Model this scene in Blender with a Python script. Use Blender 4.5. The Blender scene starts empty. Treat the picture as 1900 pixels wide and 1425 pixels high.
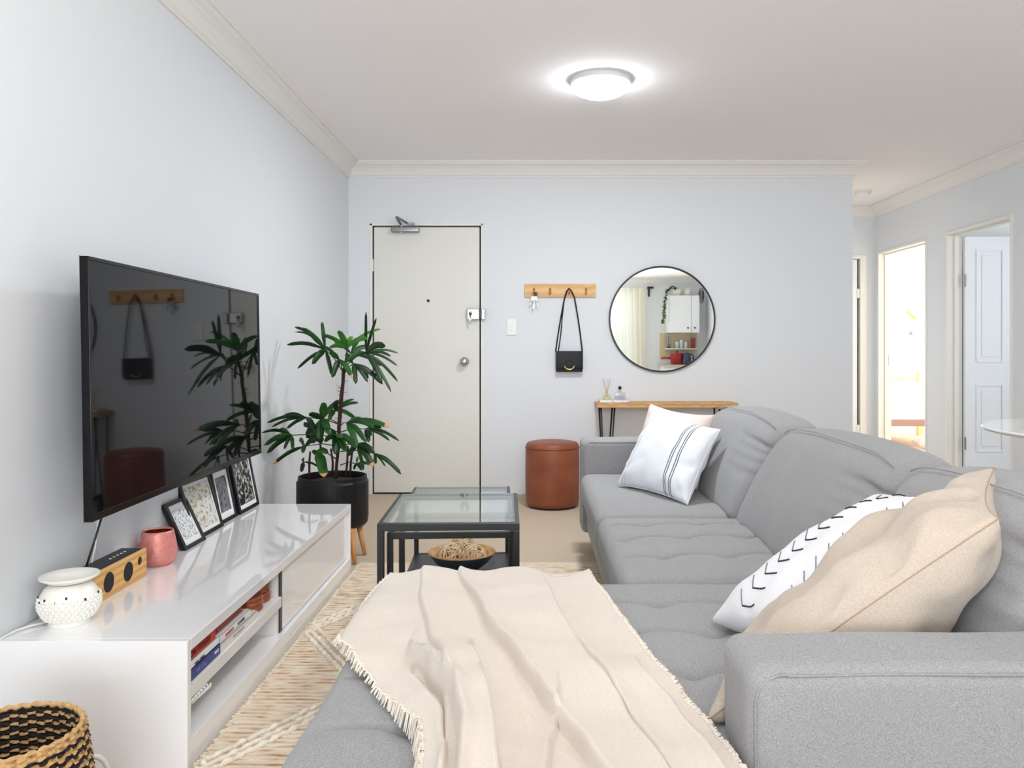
import bpy, math, random
from mathutils import Vector, noise
random.seed(7)
PI = math.pi
S = bpy.context.scene
COL = S.collection
# ------------------------------------------------------------------ camera
F, VX, VY, EYE = 1479.0, 990.0, 650.0, 1.068      # focal length and vanishing point in 1900x1425 pixels
cd = bpy.data.cameras.new('camera'); cam = bpy.data.objects.new('camera', cd); COL.objects.link(cam)
cam.location = (0, 0, EYE); cam.rotation_euler = (PI/2, 0, 0)
cd.sensor_width = 36; cd.lens = 36*F/1900
cd.shift_x = (950-VX)/1900; cd.shift_y = -(712.5-VY)/1900
cd.clip_start = .02; cd.clip_end = 60
S.camera = cam
# ------------------------------------------------------------------ world, lights, exposure
w = bpy.data.worlds.new('world'); S.world = w; w.use_nodes = True
w.node_tree.nodes['Background'].inputs[0].default_value = (.80, .90, 1, 1)
w.node_tree.nodes['Background'].inputs[1].default_value = 1.1
def area(name, loc, rot, sx, sy, power, col):
    l = bpy.data.lights.new(name, 'AREA'); l.shape = 'RECTANGLE'; l.size = sx; l.size_y = sy
    l.energy = power; l.color = col
    o = bpy.data.objects.new(name, l); COL.objects.link(o); o.location = loc; o.rotation_euler = rot
    return o
area('living_window_daylight', (.1, -3.30, 1.15), (PI/2+.5, 0, 0), 2.6, 1.9, 60, (.92, .965, 1))
area('side_fill_light', (3.22, -1.2, 1.45), (PI/2+.5, 0, PI/2), 1.7, 1.5, 9, (1, .985, .96))  # added fill light; the right wall has no window here
area('ceiling_fill_light', (.2, .1, 1.75), (PI/2+.65, 0, 0), .6, .4, 19, (.97, .985, 1))  # added fill lamp by the camera, lifts the ceiling and foreground
area('bedroom_window_daylight', (7.0, 9.0, 1.5), (PI/2, 0, PI/2), 2.2, 1.6, 110, (1, .99, .96))
area('second_bedroom_daylight', (5.4, 4.62, 1.5), (PI/2, 0, 0), 1.6, 1.4, 16, (.86, .93, 1))
S.view_settings.view_transform = 'Standard'; S.view_settings.look = 'None'
S.view_settings.exposure = 0.95; S.view_settings.gamma = 1; S.view_settings.use_curve_mapping = False
S.cycles.max_bounces = 10; S.cycles.diffuse_bounces = 6; S.cycles.glossy_bounces = 5
S.cycles.transparent_max_bounces = 16; S.cycles.caustics_reflective = False; S.cycles.caustics_refractive = False

def P(px, py, d):                                   # pixel of the 1900x1425 frame at depth d -> room coordinates
    return Vector(((px-VX)*d/F, d, EYE-(py-VY)*d/F))
# ------------------------------------------------------------------ materials
def lin(c):
    return tuple(((v/255)/12.92 if v/255 <= .04045 else ((v/255+.055)/1.055)**2.4) for v in c)
MATS = {}
def mat(name, rgb, rough=.5, metal=0, spec=.5, bump=None, var=None, coat=0, sheen=0, emit=0, srgb=True, wave=None):
    """bump=(scale,strength)  var=(rgb2,scale,contrast)  wave=(rgb2,scale,distortion,axis)"""
    if name in MATS: return MATS[name]
    m = bpy.data.materials.new(name); m.use_nodes = True; nt = m.node_tree; N = nt.nodes; L = nt.links
    b = N['Principled BSDF']; c = lin(rgb) if srgb else rgb
    b.inputs['Base Color'].default_value = (*c, 1); b.inputs['Roughness'].default_value = rough
    b.inputs['Metallic'].default_value = metal; b.inputs['Specular IOR Level'].default_value = spec
    b.inputs['Coat Weight'].default_value = coat; b.inputs['Coat Roughness'].default_value = .03
    b.inputs['Sheen Weight'].default_value = sheen
    if emit:
        b.inputs['Emission Color'].default_value = (*c, 1); b.inputs['Emission Strength'].default_value = emit
    tc = N.new('ShaderNodeTexCoord')
    if var or wave:
        c2, sc = (var or wave)[:2]; c2 = lin(c2)
        if wave:
            t = N.new('ShaderNodeTexWave'); t.inputs['Scale'].default_value = sc; t.inputs['Distortion'].default_value = wave[2]
            t.bands_direction = wave[3]; t.inputs['Detail'].default_value = 3; t.inputs['Detail Scale'].default_value = 1.5
            fac = t.outputs['Fac']; lo, hi = .2, .9
        else:
            t = N.new('ShaderNodeTexNoise'); t.inputs['Scale'].default_value = sc; t.inputs['Detail'].default_value = 4
            fac = t.outputs['Fac']; k = var[2] if len(var) > 2 else .15; cm = var[3] if len(var) > 3 else .5; lo, hi = cm-k, cm+k
        L.new(tc.outputs['Object'], t.inputs['Vector'])
        r = N.new('ShaderNodeValToRGB'); r.color_ramp.elements[0].position = lo; r.color_ramp.elements[1].position = hi
        r.color_ramp.elements[0].color = (*c, 1); r.color_ramp.elements[1].color = (*c2, 1)
        L.new(fac, r.inputs['Fac']); L.new(r.outputs['Color'], b.inputs['Base Color'])
    if bump:
        t = N.new('ShaderNodeTexNoise'); t.inputs['Scale'].default_value = bump[0]; t.inputs['Detail'].default_value = 5
        L.new(tc.outputs['Object'], t.inputs['Vector'])
        bp = N.new('ShaderNodeBump'); bp.inputs['Strength'].default_value = bump[1]; bp.inputs['Distance'].default_value = .004
        L.new(t.outputs['Fac'], bp.inputs['Height']); L.new(bp.outputs['Normal'], b.inputs['Normal'])
    MATS[name] = m; return m
def weave(name, a, bcol, scale, rough=.95, strength=.35, sheen=.2, blotch=None):
    """woven cloth: two crossed thread waves plus noise for slub"""
    m = mat(name, a, rough, spec=.2, sheen=sheen); nt = m.node_tree; N = nt.nodes; L = nt.links; b = N['Principled BSDF']
    tc = [n for n in N if n.type == 'TEX_COORD'][0]
    n1 = N.new('ShaderNodeTexNoise'); n1.inputs['Scale'].default_value = scale; n1.inputs['Detail'].default_value = 3
    mp = N.new('ShaderNodeMapping'); mp.inputs['Scale'].default_value = (1, 1, 5); L.new(tc.outputs['Object'], mp.inputs[0]); L.new(mp.outputs[0], n1.inputs[0])
    n2 = N.new('ShaderNodeTexNoise'); n2.inputs['Scale'].default_value = scale; n2.inputs['Detail'].default_value = 3
    mp2 = N.new('ShaderNodeMapping'); mp2.inputs['Scale'].default_value = (4, 4, 1); L.new(tc.outputs['Object'], mp2.inputs[0]); L.new(mp2.outputs[0], n2.inputs[0])
    ad = N.new('ShaderNodeMath'); ad.operation = 'ADD'; L.new(n1.outputs['Fac'], ad.inputs[0]); L.new(n2.outputs['Fac'], ad.inputs[1])
    hf = N.new('ShaderNodeMath'); hf.operation = 'MULTIPLY'; hf.inputs[1].default_value = .5; L.new(ad.outputs[0], hf.inputs[0])
    r = N.new('ShaderNodeValToRGB'); r.color_ramp.elements[0].position = .38; r.color_ramp.elements[1].position = .62
    r.color_ramp.elements[0].color = (*lin(a), 1); r.color_ramp.elements[1].color = (*lin(bcol), 1)
    L.new(hf.outputs[0], r.inputs[0]); L.new(r.outputs[0], b.inputs['Base Color'])
    bp = N.new('ShaderNodeBump'); bp.inputs['Strength'].default_value = strength; bp.inputs['Distance'].default_value = .003
    L.new(hf.outputs[0], bp.inputs['Height']); L.new(bp.outputs[0], b.inputs['Normal'])
    return m
def uv_ramp(m, stops, axis='X'):
    """print bands across a cushion: constant colour stops along one UV axis"""
    nt = m.node_tree; N = nt.nodes; L = nt.links
    tc = N.new('ShaderNodeUVMap'); sp = N.new('ShaderNodeSeparateXYZ'); L.new(tc.outputs[0], sp.inputs[0])
    r = N.new('ShaderNodeValToRGB'); r.color_ramp.interpolation = 'CONSTANT'
    e = r.color_ramp.elements
    while len(e) < len(stops): e.new(.5)
    for el, (p, c) in zip(e, stops): el.position = p; el.color = (*lin(c), 1)
    L.new(sp.outputs[axis], r.inputs[0]); L.new(r.outputs[0], N['Principled BSDF'].inputs['Base Color'])
def thin_glass(name, tint, gloss=.12, rough=.0):
    m = bpy.data.materials.new(name); m.use_nodes = True; nt = m.node_tree; N = nt.nodes; L = nt.links
    N.remove(N['Principled BSDF']); out = N['Material Output']
    t = N.new('ShaderNodeBsdfTransparent'); t.inputs[0].default_value = (*tint, 1)
    g = N.new('ShaderNodeBsdfGlossy'); g.inputs['Roughness'].default_value = rough; g.inputs[0].default_value = (.95, .98, 1, 1)
    fr = N.new('ShaderNodeFresnel'); ge = N.new('ShaderNodeNewGeometry'); mr_ = N.new('ShaderNodeMath'); mr_.operation = 'MULTIPLY_ADD'
    mr_.inputs[1].default_value = 1/1.5-1.5; mr_.inputs[2].default_value = 1.5; L.new(ge.outputs['Backfacing'], mr_.inputs[0]); L.new(mr_.outputs[0], fr.inputs[0])
    mx = N.new('ShaderNodeMixShader'); L.new(fr.outputs[0], mx.inputs[0]); L.new(t.outputs[0], mx.inputs[1]); L.new(g.outputs[0], mx.inputs[2])
    L.new(mx.outputs[0], out.inputs[0]); MATS[name] = m; return m
def sheer(name, rgb):
    m = bpy.data.materials.new(name); m.use_nodes = True; nt = m.node_tree; N = nt.nodes; L = nt.links
    N.remove(N['Principled BSDF']); out = N['Material Output']
    a = N.new('ShaderNodeBsdfDiffuse'); b = N.new('ShaderNodeBsdfTranslucent'); a.inputs[0].default_value = (*lin(rgb), 1); b.inputs[0].default_value = (*lin(rgb), 1)
    mx = N.new('ShaderNodeMixShader'); mx.inputs[0].default_value = .45; L.new(a.outputs[0], mx.inputs[1]); L.new(b.outputs[0], mx.inputs[2]); L.new(mx.outputs[0], out.inputs[0])
    MATS[name] = m; return m
WALL = mat('wall_paint', (224, 227, 231), .85, spec=.2, bump=(260, .05))
CEIL = mat('ceiling_paint', (246, 243, 242), .9, spec=.1, bump=(200, .05))
CORN = mat('cornice_paint', (232, 229, 226), .7, spec=.2)
TRIM = mat('door_gloss_paint', (234, 232, 225), .4)
DOORP = mat('entry_door_paint', (222, 221, 214), .45)
DOORW = mat('white_door_paint', (235, 238, 242), .4)
CARP = mat('beige_carpet', (196, 178, 156), 1, spec=.05, bump=(420, .8), var=((212, 196, 176), 380, .2))
GREY = weave('grey_sofa_weave', (124, 125, 127), (174, 174, 175), 380, strength=.5)
PIPE = mat('sofa_piping', (160, 160, 161), .95, spec=.1)
DARKM = mat('black_powder_coat', (22, 24, 27), .38)
BLACK = mat('black_plastic', (14, 14, 16), .35)
CHROME = mat('brushed_chrome', (190, 190, 190), .22, metal=1)
STEEL = mat('satin_steel', (150, 152, 156), .35, metal=1)
GLOSSW = mat('white_high_gloss', (243, 243, 244), .05, coat=.6)
MATTW = mat('white_laminate', (232, 231, 228), .35)
PAPER = mat('white_paper', (238, 240, 240), .8)
OAK = mat('light_oak', (216, 172, 112), .5, wave=((196, 146, 88), 9, 6, 'Z'))
PINE = mat('pine_board', (228, 186, 128), .5, wave=((214, 166, 104), 5, 3, 'Z'))
WHITEC = mat('white_ceramic', (240, 238, 230), .28)
CREAM = weave('cream_throw_weave', (214, 202, 190), (230, 220, 210), 300, strength=.6)
FRINGE = mat('cream_fringe', (228, 219, 207), .95, spec=.1)
# ------------------------------------------------------------------ geometry helpers
class G:
    def __init__(s): s.v = []; s.f = []; s.mi = []; s.uv = None
    def add(s, vs, fs, mi=0):
        n = len(s.v); s.v += [Vector(p) for p in vs]; s.f += [tuple(i+n for i in f) for f in fs]; s.mi += [mi]*len(fs); return s
    def box(s, a, b, mi=0):
        (x0, y0, z0), (x1, y1, z1) = a, b
        x0, x1 = min(x0, x1), max(x0, x1); y0, y1 = min(y0, y1), max(y0, y1); z0, z1 = min(z0, z1), max(z0, z1)
        return s.add([(x0,y0,z0),(x1,y0,z0),(x1,y1,z0),(x0,y1,z0),(x0,y0,z1),(x1,y0,z1),(x1,y1,z1),(x0,y1,z1)],
                     [(0,3,2,1),(4,5,6,7),(0,1,5,4),(1,2,6,5),(2,3,7,6),(3,0,4,7)], mi)
    def lathe(s, prof, c=(0,0,0), n=32, axis='Z', mi=0):
        """prof: (r, h) list from bottom to top"""
        vs, fs = [], []; m = len(prof)
        for i in range(n):
            a = 2*PI*i/n
            for r, h in prof:
                x, y = r*math.cos(a), r*math.sin(a)
                p = (x, y, h) if axis == 'Z' else ((x, -h, y) if axis == 'Y' else (h, x, y))
                vs.append((p[0]+c[0], p[1]+c[1], p[2]+c[2]))
        for i in range(n):
            j = (i+1) % n
            for k in range(m-1): fs.append((i*m+k, j*m+k, j*m+k+1, i*m+k+1))
        return s.add(vs, fs, mi)
    def tube(s, pts, r, n=8, mi=0, cap=True, closed=False):
        pts = [Vector(p) for p in pts]; R = r if isinstance(r, (list, tuple)) else [r]*len(pts)
        vs, fs = [], []; m = len(pts); up = None
        for i, p in enumerate(pts):
            if closed: t = pts[(i+1) % m]-pts[i-1]
            else: t = pts[min(i+1, m-1)]-pts[max(i-1, 0)]
            t = t.normalized() if t.length > 1e-9 else Vector((0, 0, 1))
            if up is None:
                up = Vector((0, 0, 1)) if abs(t.z) < .9 else Vector((1, 0, 0))
            sd = t.cross(up); sd = sd.normalized() if sd.length > 1e-6 else t.orthogonal().normalized(); up = sd.cross(t).normalized()
            for k in range(n):
                a = 2*PI*k/n; vs.append(p+(sd*math.cos(a)+up*math.sin(a))*R[i])
        for i in range(m if closed else m-1):
            j = (i+1) % m
            for k in range(n): l = (k+1) % n; fs.append((i*n+k, i*n+l, j*n+l, j*n+k))
        if cap and not closed:
            fs.append(tuple(range(n-1, -1, -1))); fs.append(tuple((m-1)*n+k for k in range(n)))
        return s.add(vs, fs, mi)
    def ball(s, c, r, n=16, m=10, sq=(1, 1, 1), mi=0):
        vs, fs = [], []; c = Vector(c)
        for i in range(m+1):
            t = PI*i/m
            for k in range(n):
                a = 2*PI*k/n
                vs.append(c+Vector((r*sq[0]*math.sin(t)*math.cos(a), r*sq[1]*math.sin(t)*math.sin(a), r*sq[2]*math.cos(t))))
        for i in range(m):
            for k in range(n): l = (k+1) % n; fs.append((i*n+k, (i+1)*n+k, (i+1)*n+l, i*n+l))
        return s.add(vs, fs, mi)
    def rbox(s, lo, hi, r, n=(8, 8, 3), f=None, k=4, mi=0):
        """rounded box, optionally warped by f"""
        lo, hi = Vector(lo), Vector(hi); ax = []
        for a in range(3):
            e = [r*(1-math.cos(PI/2*i/k))*1.0 for i in range(k)]
            e = [r*(i/k) for i in range(k)]
            L = [lo[a]+q for q in e]+[lo[a]+r+(hi[a]-lo[a]-2*r)*i/n[a] for i in range(n[a]+1)]+[hi[a]-q for q in reversed(e)]
            ax.append(L)
        idx = {}; vs = []; fs = []
        def V(p):
            key = tuple(round(q, 6) for q in p)
            if key not in idx:
                q = Vector([min(max(p[a], lo[a]+r), hi[a]-r) for a in range(3)]); d = Vector(p)-q
                w = q+d.normalized()*r if d.length > 1e-9 else Vector(p)
                if f: w = f(w)
                idx[key] = len(vs); vs.append(w)
            return idx[key]
        for a in range(3):
            b, c = (a+1) % 3, (a+2) % 3
            for side in (0, 1):
                val = (lo, hi)[side][a]
                for i in range(len(ax[b])-1):
                    for j in range(len(ax[c])-1):
                        q = []
                        for (ii, jj) in ((i, j), (i+1, j), (i+1, j+1), (i, j+1)):
                            p = [0, 0, 0]; p[a] = val; p[b] = ax[b][ii]; p[c] = ax[c][jj]; q.append(V(p))
                        if len(set(q)) == 4: fs.append(tuple(q) if side else tuple(reversed(q)))
        return s.add(vs, fs, mi)
    def grid(s, fn, nu, nv, mi=0):
        vs = [fn(i/nu, j/nv) for j in range(nv+1) for i in range(nu+1)]
        fs = [(j*(nu+1)+i, j*(nu+1)+i+1, (j+1)*(nu+1)+i+1, (j+1)*(nu+1)+i) for j in range(nv) for i in range(nu)]
        return s.add(vs, fs, mi)
def obj(name, g, m, parent=None, smooth=False, bevel=0, uv=None, solid=0):
    me = bpy.data.meshes.new(name)
    org = Vector(parent_world(parent)) if parent else Vector((0, 0, 0))
    me.from_pydata([v-org for v in g.v], [], g.f)
    for mm in (m if isinstance(m, (list, tuple)) else [m]): me.materials.append(mm)
    for p, i in zip(me.polygons, g.mi): p.material_index = i
    if smooth:
        for p in me.polygons: p.use_smooth = True
    if uv:
        l = me.uv_layers.new(name='UVMap')
        for lp in me.loops: l.data[lp.index].uv = uv[lp.vertex_index]
    me.update()
    o = bpy.data.objects.new(name, me); COL.objects.link(o)
    if parent: o.parent = parent
    if bevel:
        b = o.modifiers.new('bevel', 'BEVEL'); b.width = bevel; b.segments = 2; b.limit_method = 'ANGLE'; b.angle_limit = .7
    if solid:
        b = o.modifiers.new('solidify', 'SOLIDIFY'); b.thickness = solid
    return o
ORG = {}
def parent_world(p):
    return ORG.get(p.name, (0, 0, 0))
def tag(o, label, cat=None, group=None, kind=None):
    o['label'] = label
    if cat: o['category'] = cat
    if group: o['group'] = group
    if kind: o['kind'] = kind
    return o
def thing(name, loc, label, cat, group=None, kind=None):
    o = bpy.data.objects.new(name, None); COL.objects.link(o); o.location = loc; o.empty_display_size = .1
    ORG[o.name] = tuple(loc); tag(o, label, cat, group, kind); return o
def part(name, g, m, parent, **k):
    """a part of a thing; sub-parts of it may follow"""
    o = obj(name, g, m, parent, **k); ORG[o.name] = parent_world(parent); return o
def struct(name, g, m, label, **k):
    return tag(obj(name, g, m, **k), label, kind='structure')
def text(name, body, size, loc, rx, ry, rz, m, parent, sx=1, depth=.0004):
    c = bpy.data.curves.new('t', 'FONT'); c.body = body; c.size = size; c.extrude = depth; c.align_x = 'CENTER'; c.align_y = 'CENTER'
    t = bpy.data.objects.new('t', c); COL.objects.link(t); bpy.context.view_layer.update()
    me = bpy.data.meshes.new_from_object(t.evaluated_get(bpy.context.evaluated_depsgraph_get())); bpy.data.objects.remove(t)
    me.materials.clear(); me.materials.append(m)
    o = bpy.data.objects.new(name, me); COL.objects.link(o); o.parent = parent
    o.location = Vector(loc)-Vector(parent_world(parent)); o.rotation_euler = (rx, ry, rz); o.scale = (sx, 1, 1); return o
# ================================================================== THE ROOM
XL, YB, XE, XR, YH, CZ, YR = -1.375, 5.92, 2.37, 3.31, 7.73, 2.46, -3.5
g = G().box((-1.5, YR-.4, -.12), (7.4, 11.2, 0)); struct('floor', g, CARP, 'beige carpeted floor running through the living room and hall')
g = G().box((-1.5, YR-.1, CZ), (7.4, 11.2, CZ+.12)); struct('ceiling', g, CEIL, 'flat warm white ceiling over the living room')
g = G().box((XL-.12, YR, 0), (XL, YB+.12, CZ)); struct('wall_left', g, WALL, 'pale cool grey wall behind the television')
DX0, DX1, DZ = -1.215, -.378, 2.008
g = G().box((XL, YB, 0), (DX0, YB+.12, CZ)).box((DX0, YB, DZ), (DX1, YB+.12, CZ)).box((DX1, YB, 0), (XE, YB+.12, CZ))
struct('wall_back', g, WALL, 'pale grey wall with the entry door, coat rack and round mirror')
struct('wall_hall_left', G().box((XE-.12, YB+.12, 0), (XE, YH, CZ)), WALL, 'hall wall running back from the free end of the mirror wall')
g = G().box((XE, YH, 1.985), (3.215, YH+.1, CZ)).box((3.215, YH, 0), (XR, YH+.1, CZ))
struct('wall_hall_end', g, WALL, 'short wall at the end of the hall above the ajar door')
def yopen(g, x0, x1, ys, ztop, y0, y1):
    cur = y0
    for a, b in ys:
        g.box((x0, cur, 0), (x1, a, CZ)); g.box((x0, a, ztop), (x1, b, CZ)); cur = b
    g.box((x0, cur, 0), (x1, y1, CZ)); return g
OP3, OP2 = (5.50, 6.385), (6.70, 7.645)
struct('wall_right', yopen(G(), XR, XR+.1, (OP3, OP2), 2.01, YR, YH+.1), WALL, 'grey white right wall with two bedroom doorways')
struct('wall_corridor', G().box((-1.5, YB+.5, 0), (XE-.12, YB+.56, CZ)), WALL, 'corridor wall hidden outside the entry door')
g = G().box((XE-.12, YH+1.3, 0), (XR+.1, YH+1.4, CZ)).box((XE-.12, YH, 0), (XE, YH+1.4, CZ)).box((XR, YH+.1, 0), (XR+.1, YH+1.4, CZ))
struct('wall_linen_cupboard', g, WALL, 'cupboard walls behind the ajar hall door')
g = G().box((XR+.1, 6.52, 0), (7.3, 6.6, CZ)).box((7.2, 6.6, 0), (7.3, 10.9, CZ)).box((XR+.1, 10.8, 0), (7.3, 10.9, CZ)).box((XR, YH+1.4, 0), (XR+.1, 10.9, CZ))
BEDW = mat('bedroom_white_paint', (240, 240, 236), .8)
struct('wall_bedroom', g, BEDW, 'sunlit white bedroom walls seen through the middle doorway')
g = G().box((XR+.1, 4.5, 0), (6.9, 4.58, CZ)).box((6.8, 4.58, 0), (6.9, 6.52, CZ))
struct('wall_second_bedroom', g, WALL, 'bluish bedroom wall above the open panelled door')
# rear of the room (seen in the round mirror)
WX0, WX1, WZ = -1.25, 1.95, 2.2
g = G().box((XL, YR-.12, 0), (WX0, YR, CZ)).box((WX0, YR-.12, WZ), (WX1, YR, CZ)).box((WX1, YR-.12, 0), (XR+.1, YR, CZ))
struct('wall_rear', g, WALL, 'rear wall behind the camera, seen in the round mirror')
win = thing('window_1', (.35, YR, 0), 'wide glazed balcony door behind the sheer curtains', None, kind='structure')
g = G()
for x in (WX0, -.2, .9, WX1-.05): g.box((x, YR-.09, 0), (x+.05, YR-.03, WZ))
g.box((WX0, YR-.09, 0), (WX1, YR-.03, .06)).box((WX0, YR-.09, WZ-.06), (WX1, YR-.03, WZ)); obj('window_frame', g, TRIM, win)
GLASS = thin_glass('clear_window_glass', (.96, .98, .98))
obj('pane', G().box((WX0+.05, YR-.065, .06), (WX1-.05, YR-.06, WZ-.06)), GLASS, win)
# cornices -----------------------------------------------------------
PROF = [(0, .112), (.010, .112), (.010, .100), (.018, .094), (.026, .072), (.040, .050), (.058, .034), (.078, .024), (.084, .018), (.084, .010), (.094, .010), (.094, 0)]
def cornice(name, a, b, nrm, ma, mb, label):
    a, b, nrm = Vector(a), Vector(b), Vector(nrm); d = (b-a).normalized(); vs = []
    for d0, h in PROF: vs.append(a+nrm*d0+d*ma*d0+Vector((0, 0, CZ-h)))
    for d0, h in PROF: vs.append(b+nrm*d0+d*mb*d0+Vector((0, 0, CZ-h)))
    n = len(PROF); fs = [(i, i+1, n+i+1, n+i) for i in range(n-1)]
    struct(name, G().add(vs, fs), CORN, label)
cornice('trim_1', (XL, YR, 0), (XL, YB, 0), (1, 0, 0), 1, -1, 'white cove cornice along the left wall')
cornice('trim_2', (XL, YB, 0), (XE, YB, 0), (0, -1, 0), 1, 1, 'white cove cornice above the entry door and mirror')
cornice('trim_3', (XE, YB, 0), (XE, YH, 0), (1, 0, 0), -1, -1, 'cove cornice turning the corner into the hall')
cornice('trim_4', (XE, YH, 0), (XR, YH, 0), (0, -1, 0), 1, -1, 'short cove cornice at the end of the hall')
cornice('trim_5', (XR, YR, 0), (XR, YH, 0), (-1, 0, 0), 1, -1, 'white cove cornice along the right wall above the doorways')
cornice('trim_6', (XL, YR, 0), (XR, YR, 0), (0, 1, 0), 1, -1, 'white cove cornice on the rear wall seen in the mirror')
# entry door -----------------------------------------------------------
d1 = thing('door_1', (-.79, YB, 0), 'flat off white entry door with chrome knob and door closer', None, kind='structure')
g = G()
g.box((DX0, YB-.008, 0), (DX0+.018, YB+.12, DZ)).box((DX1-.012, YB-.008, 0), (DX1, YB+.12, DZ)).box((DX0, YB-.008, DZ-.015), (DX1, YB+.12, DZ))
g.box((DX0+.018, YB+.06, 0), (DX0+.04, YB+.12, DZ-.015)).box((DX1-.035, YB+.06, 0), (DX1-.012, YB+.12, DZ-.015)).box((DX0+.01, YB+.06, DZ-.04), (DX1-.01, YB+.12, DZ-.015))
obj('door_frame', g, TRIM, d1, bevel=.002)
obj('door_leaf', G().box((-1.185, YB-.002, .012), (-.402, YB+.02, 1.982)), DOORP, d1, bevel=.003)
g = G().box((-1.187, YB+.01, 0), (-.40, YB+.03, .011)); obj('threshold_gap', g, BLACK, d1)
g = G().box((DX0+.016, YB+.022, 0), (-1.180, YB+.06, DZ-.015)).box((-.408, YB+.022, 0), (DX1-.010, YB+.06, DZ-.015)).box((DX0+.016, YB+.022, 1.978), (DX1-.010, YB+.06, DZ-.013)); obj('door_gap_shade', g, mat('gap_shade_grey', (70, 70, 70), .8), d1)  # dark strips painted as the shade in the gap around the leaf
g = G().lathe([(0, .004), (.009, .004), (.011, .002), (.011, 0)], P(794.5, 558, YB-.002), 16, 'Y'); obj('peephole', g, BLACK, d1)
kp = P(862, 671, YB-.002)
g = G().lathe([(.034, 0), (.034, .004), (.028, .010), (.012, .014), (.012, .030), (.022, .034), (.031, .046), (.031, .060), (.024, .070), (.010, .074), (0, .074)], kp, 28, 'Y')
kn = part('door_knob', g, CHROME, d1, smooth=True)
obj('keyhole', G().lathe([(0, .078), (.007, .078), (.008, .070)], kp, 12, 'Y'), STEEL, kn)
lk = P(881, 583, YB-.002)
g = G().box((lk.x-.055, lk.y-.036, lk.z-.040), (lk.x+.036, lk.y, lk.z+.040))
lo = part('rim_lock', g, CHROME, d1, bevel=.005)
obj('lock_cylinder', G().lathe([(0, .045), (.012, .045), (.014, .036)], (lk.x-.03, lk.y, lk.z+.012), 18, 'Y'), STEEL, lo)
g = G().box((lk.x+.050, lk.y-.036, lk.z-.040), (lk.x+.078, lk.y-.006, lk.z+.040)); obj('strike_box', g, CHROME, d1, bevel=.005)
g = G().box((lk.x+.036, lk.y-.028, lk.z-.03), (lk.x+.05, lk.y-.002, lk.z+.03)); obj('lock_bolt', g, BLACK, d1)
for i, zc in enumerate((1.70, .30)):
    obj('hinge', G().lathe([(0, -.045), (.006, -.045), (.006, .045), (0, .045)], (-1.193, YB-.006, zc), 10), TRIM, d1)
cp = P(753, 427, YB-.004)
g = G().rbox((cp.x-.103, cp.y-.045, cp.z-.021), (cp.x+.103, cp.y, cp.z+.021), .008, (2, 1, 1), k=3)
dc = part('door_closer', g, STEEL, d1, smooth=True)
g = G().lathe([(0, .062), (.012, .062), (.013, .045)], (cp.x-.028, cp.y+.02, cp.z-.014), 16, 'Y'); obj('pivot_cap', g, CHROME, dc)
A = Vector((cp.x-.028, cp.y-.03, cp.z+.02)); B = P(735, 402, YB-.10); C2 = P(757, 415, YB-.015)
g = G().tube([A, A+Vector((0, 0, .015))], .009, 10)
def flat_arm(g, a, b, w, t):
    d = (b-a).normalized(); s = d.cross(Vector((0, 1, 0))).normalized()*w; u = Vector((0, t, 0))
    g.add([a-s-u, a+s-u, b+s-u, b-s-u, a-s+u, a+s+u, b+s+u, b-s+u], [(0,1,2,3),(7,6,5,4),(0,4,5,1),(1,5,6,2),(2,6,7,3),(3,7,4,0)])
flat_arm(g, A+Vector((0, 0, .012)), B, .009, .003); flat_arm(g, B, C2, .008, .003)
g.box((C2.x-.006, YB-.02, C2.z-.008), (C2.x+.05, YB, C2.z+.008)); obj('closer_arm', g, STEEL, dc, bevel=.001)
# keys hanging in the lock
def key_geo(g, top, ang, L=.05, r=.011, back=0):
    dx, dz = math.sin(ang), -math.cos(ang); t = Vector(top); d = Vector((dx, 0, dz)); s = Vector((-dz, 0, dx))
    n = 12; c = t+d*r; ring = [c+(d*math.cos(2*PI*k/n)+s*math.sin(2*PI*k/n))*r for k in range(n)]
    fr = [p+Vector((0, -.0012, 0)) for p in ring]; bk = [p+Vector((0, .0012, 0)) for p in ring]
    g.add(fr+bk, [tuple(range(n)), tuple(range(2*n-1, n-1, -1))]+[(k, n+k, n+(k+1) % n, (k+1) % n) for k in range(n)])
    a = c+d*r*.8; b = a+d*(L-2*r)
    for (p, q, ww) in ((a, b, .0035), (a+d*.012, a+d*.018, .006), (a+d*.022, a+d*.026, .0055)):
        o1 = s*ww; y = Vector((0, .0011, 0))
        g.add([p-o1-y, p+o1-y, q+o1-y, q-o1-y, p-o1+y, p+o1+y, q+o1+y, q-o1+y], [(0,1,2,3),(7,6,5,4),(0,4,5,1),(1,5,6,2),(2,6,7,3),(3,7,4,0)])
kb = Vector((lk.x-.03, lk.y-.052, lk.z-.004))
kk = thing('door_keys', tuple(kb), 'small key bunch hanging from the entry door lock', 'keys')
g = G(); key_geo(g, kb+Vector((0, 0, .016)), 0, .045, .012); obj('key', g, BLACK, kk)
g = G(); key_geo(g, kb+Vector((-.002, 0, -.022)), .1, .055, .012); obj('key', g, STEEL, kk)
g = G(); key_geo(g, kb+Vector((.002, -.004, -.022)), -.12, .05, .012); obj('key', g, STEEL, kk)
g = G().tube([kb+Vector((.011*math.cos(a), -.002, -.014+.011*math.sin(a))) for a in [2*PI*i/14 for i in range(14)]], .0012, 6, closed=True); obj('key_ring', g, CHROME, kk)
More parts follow.
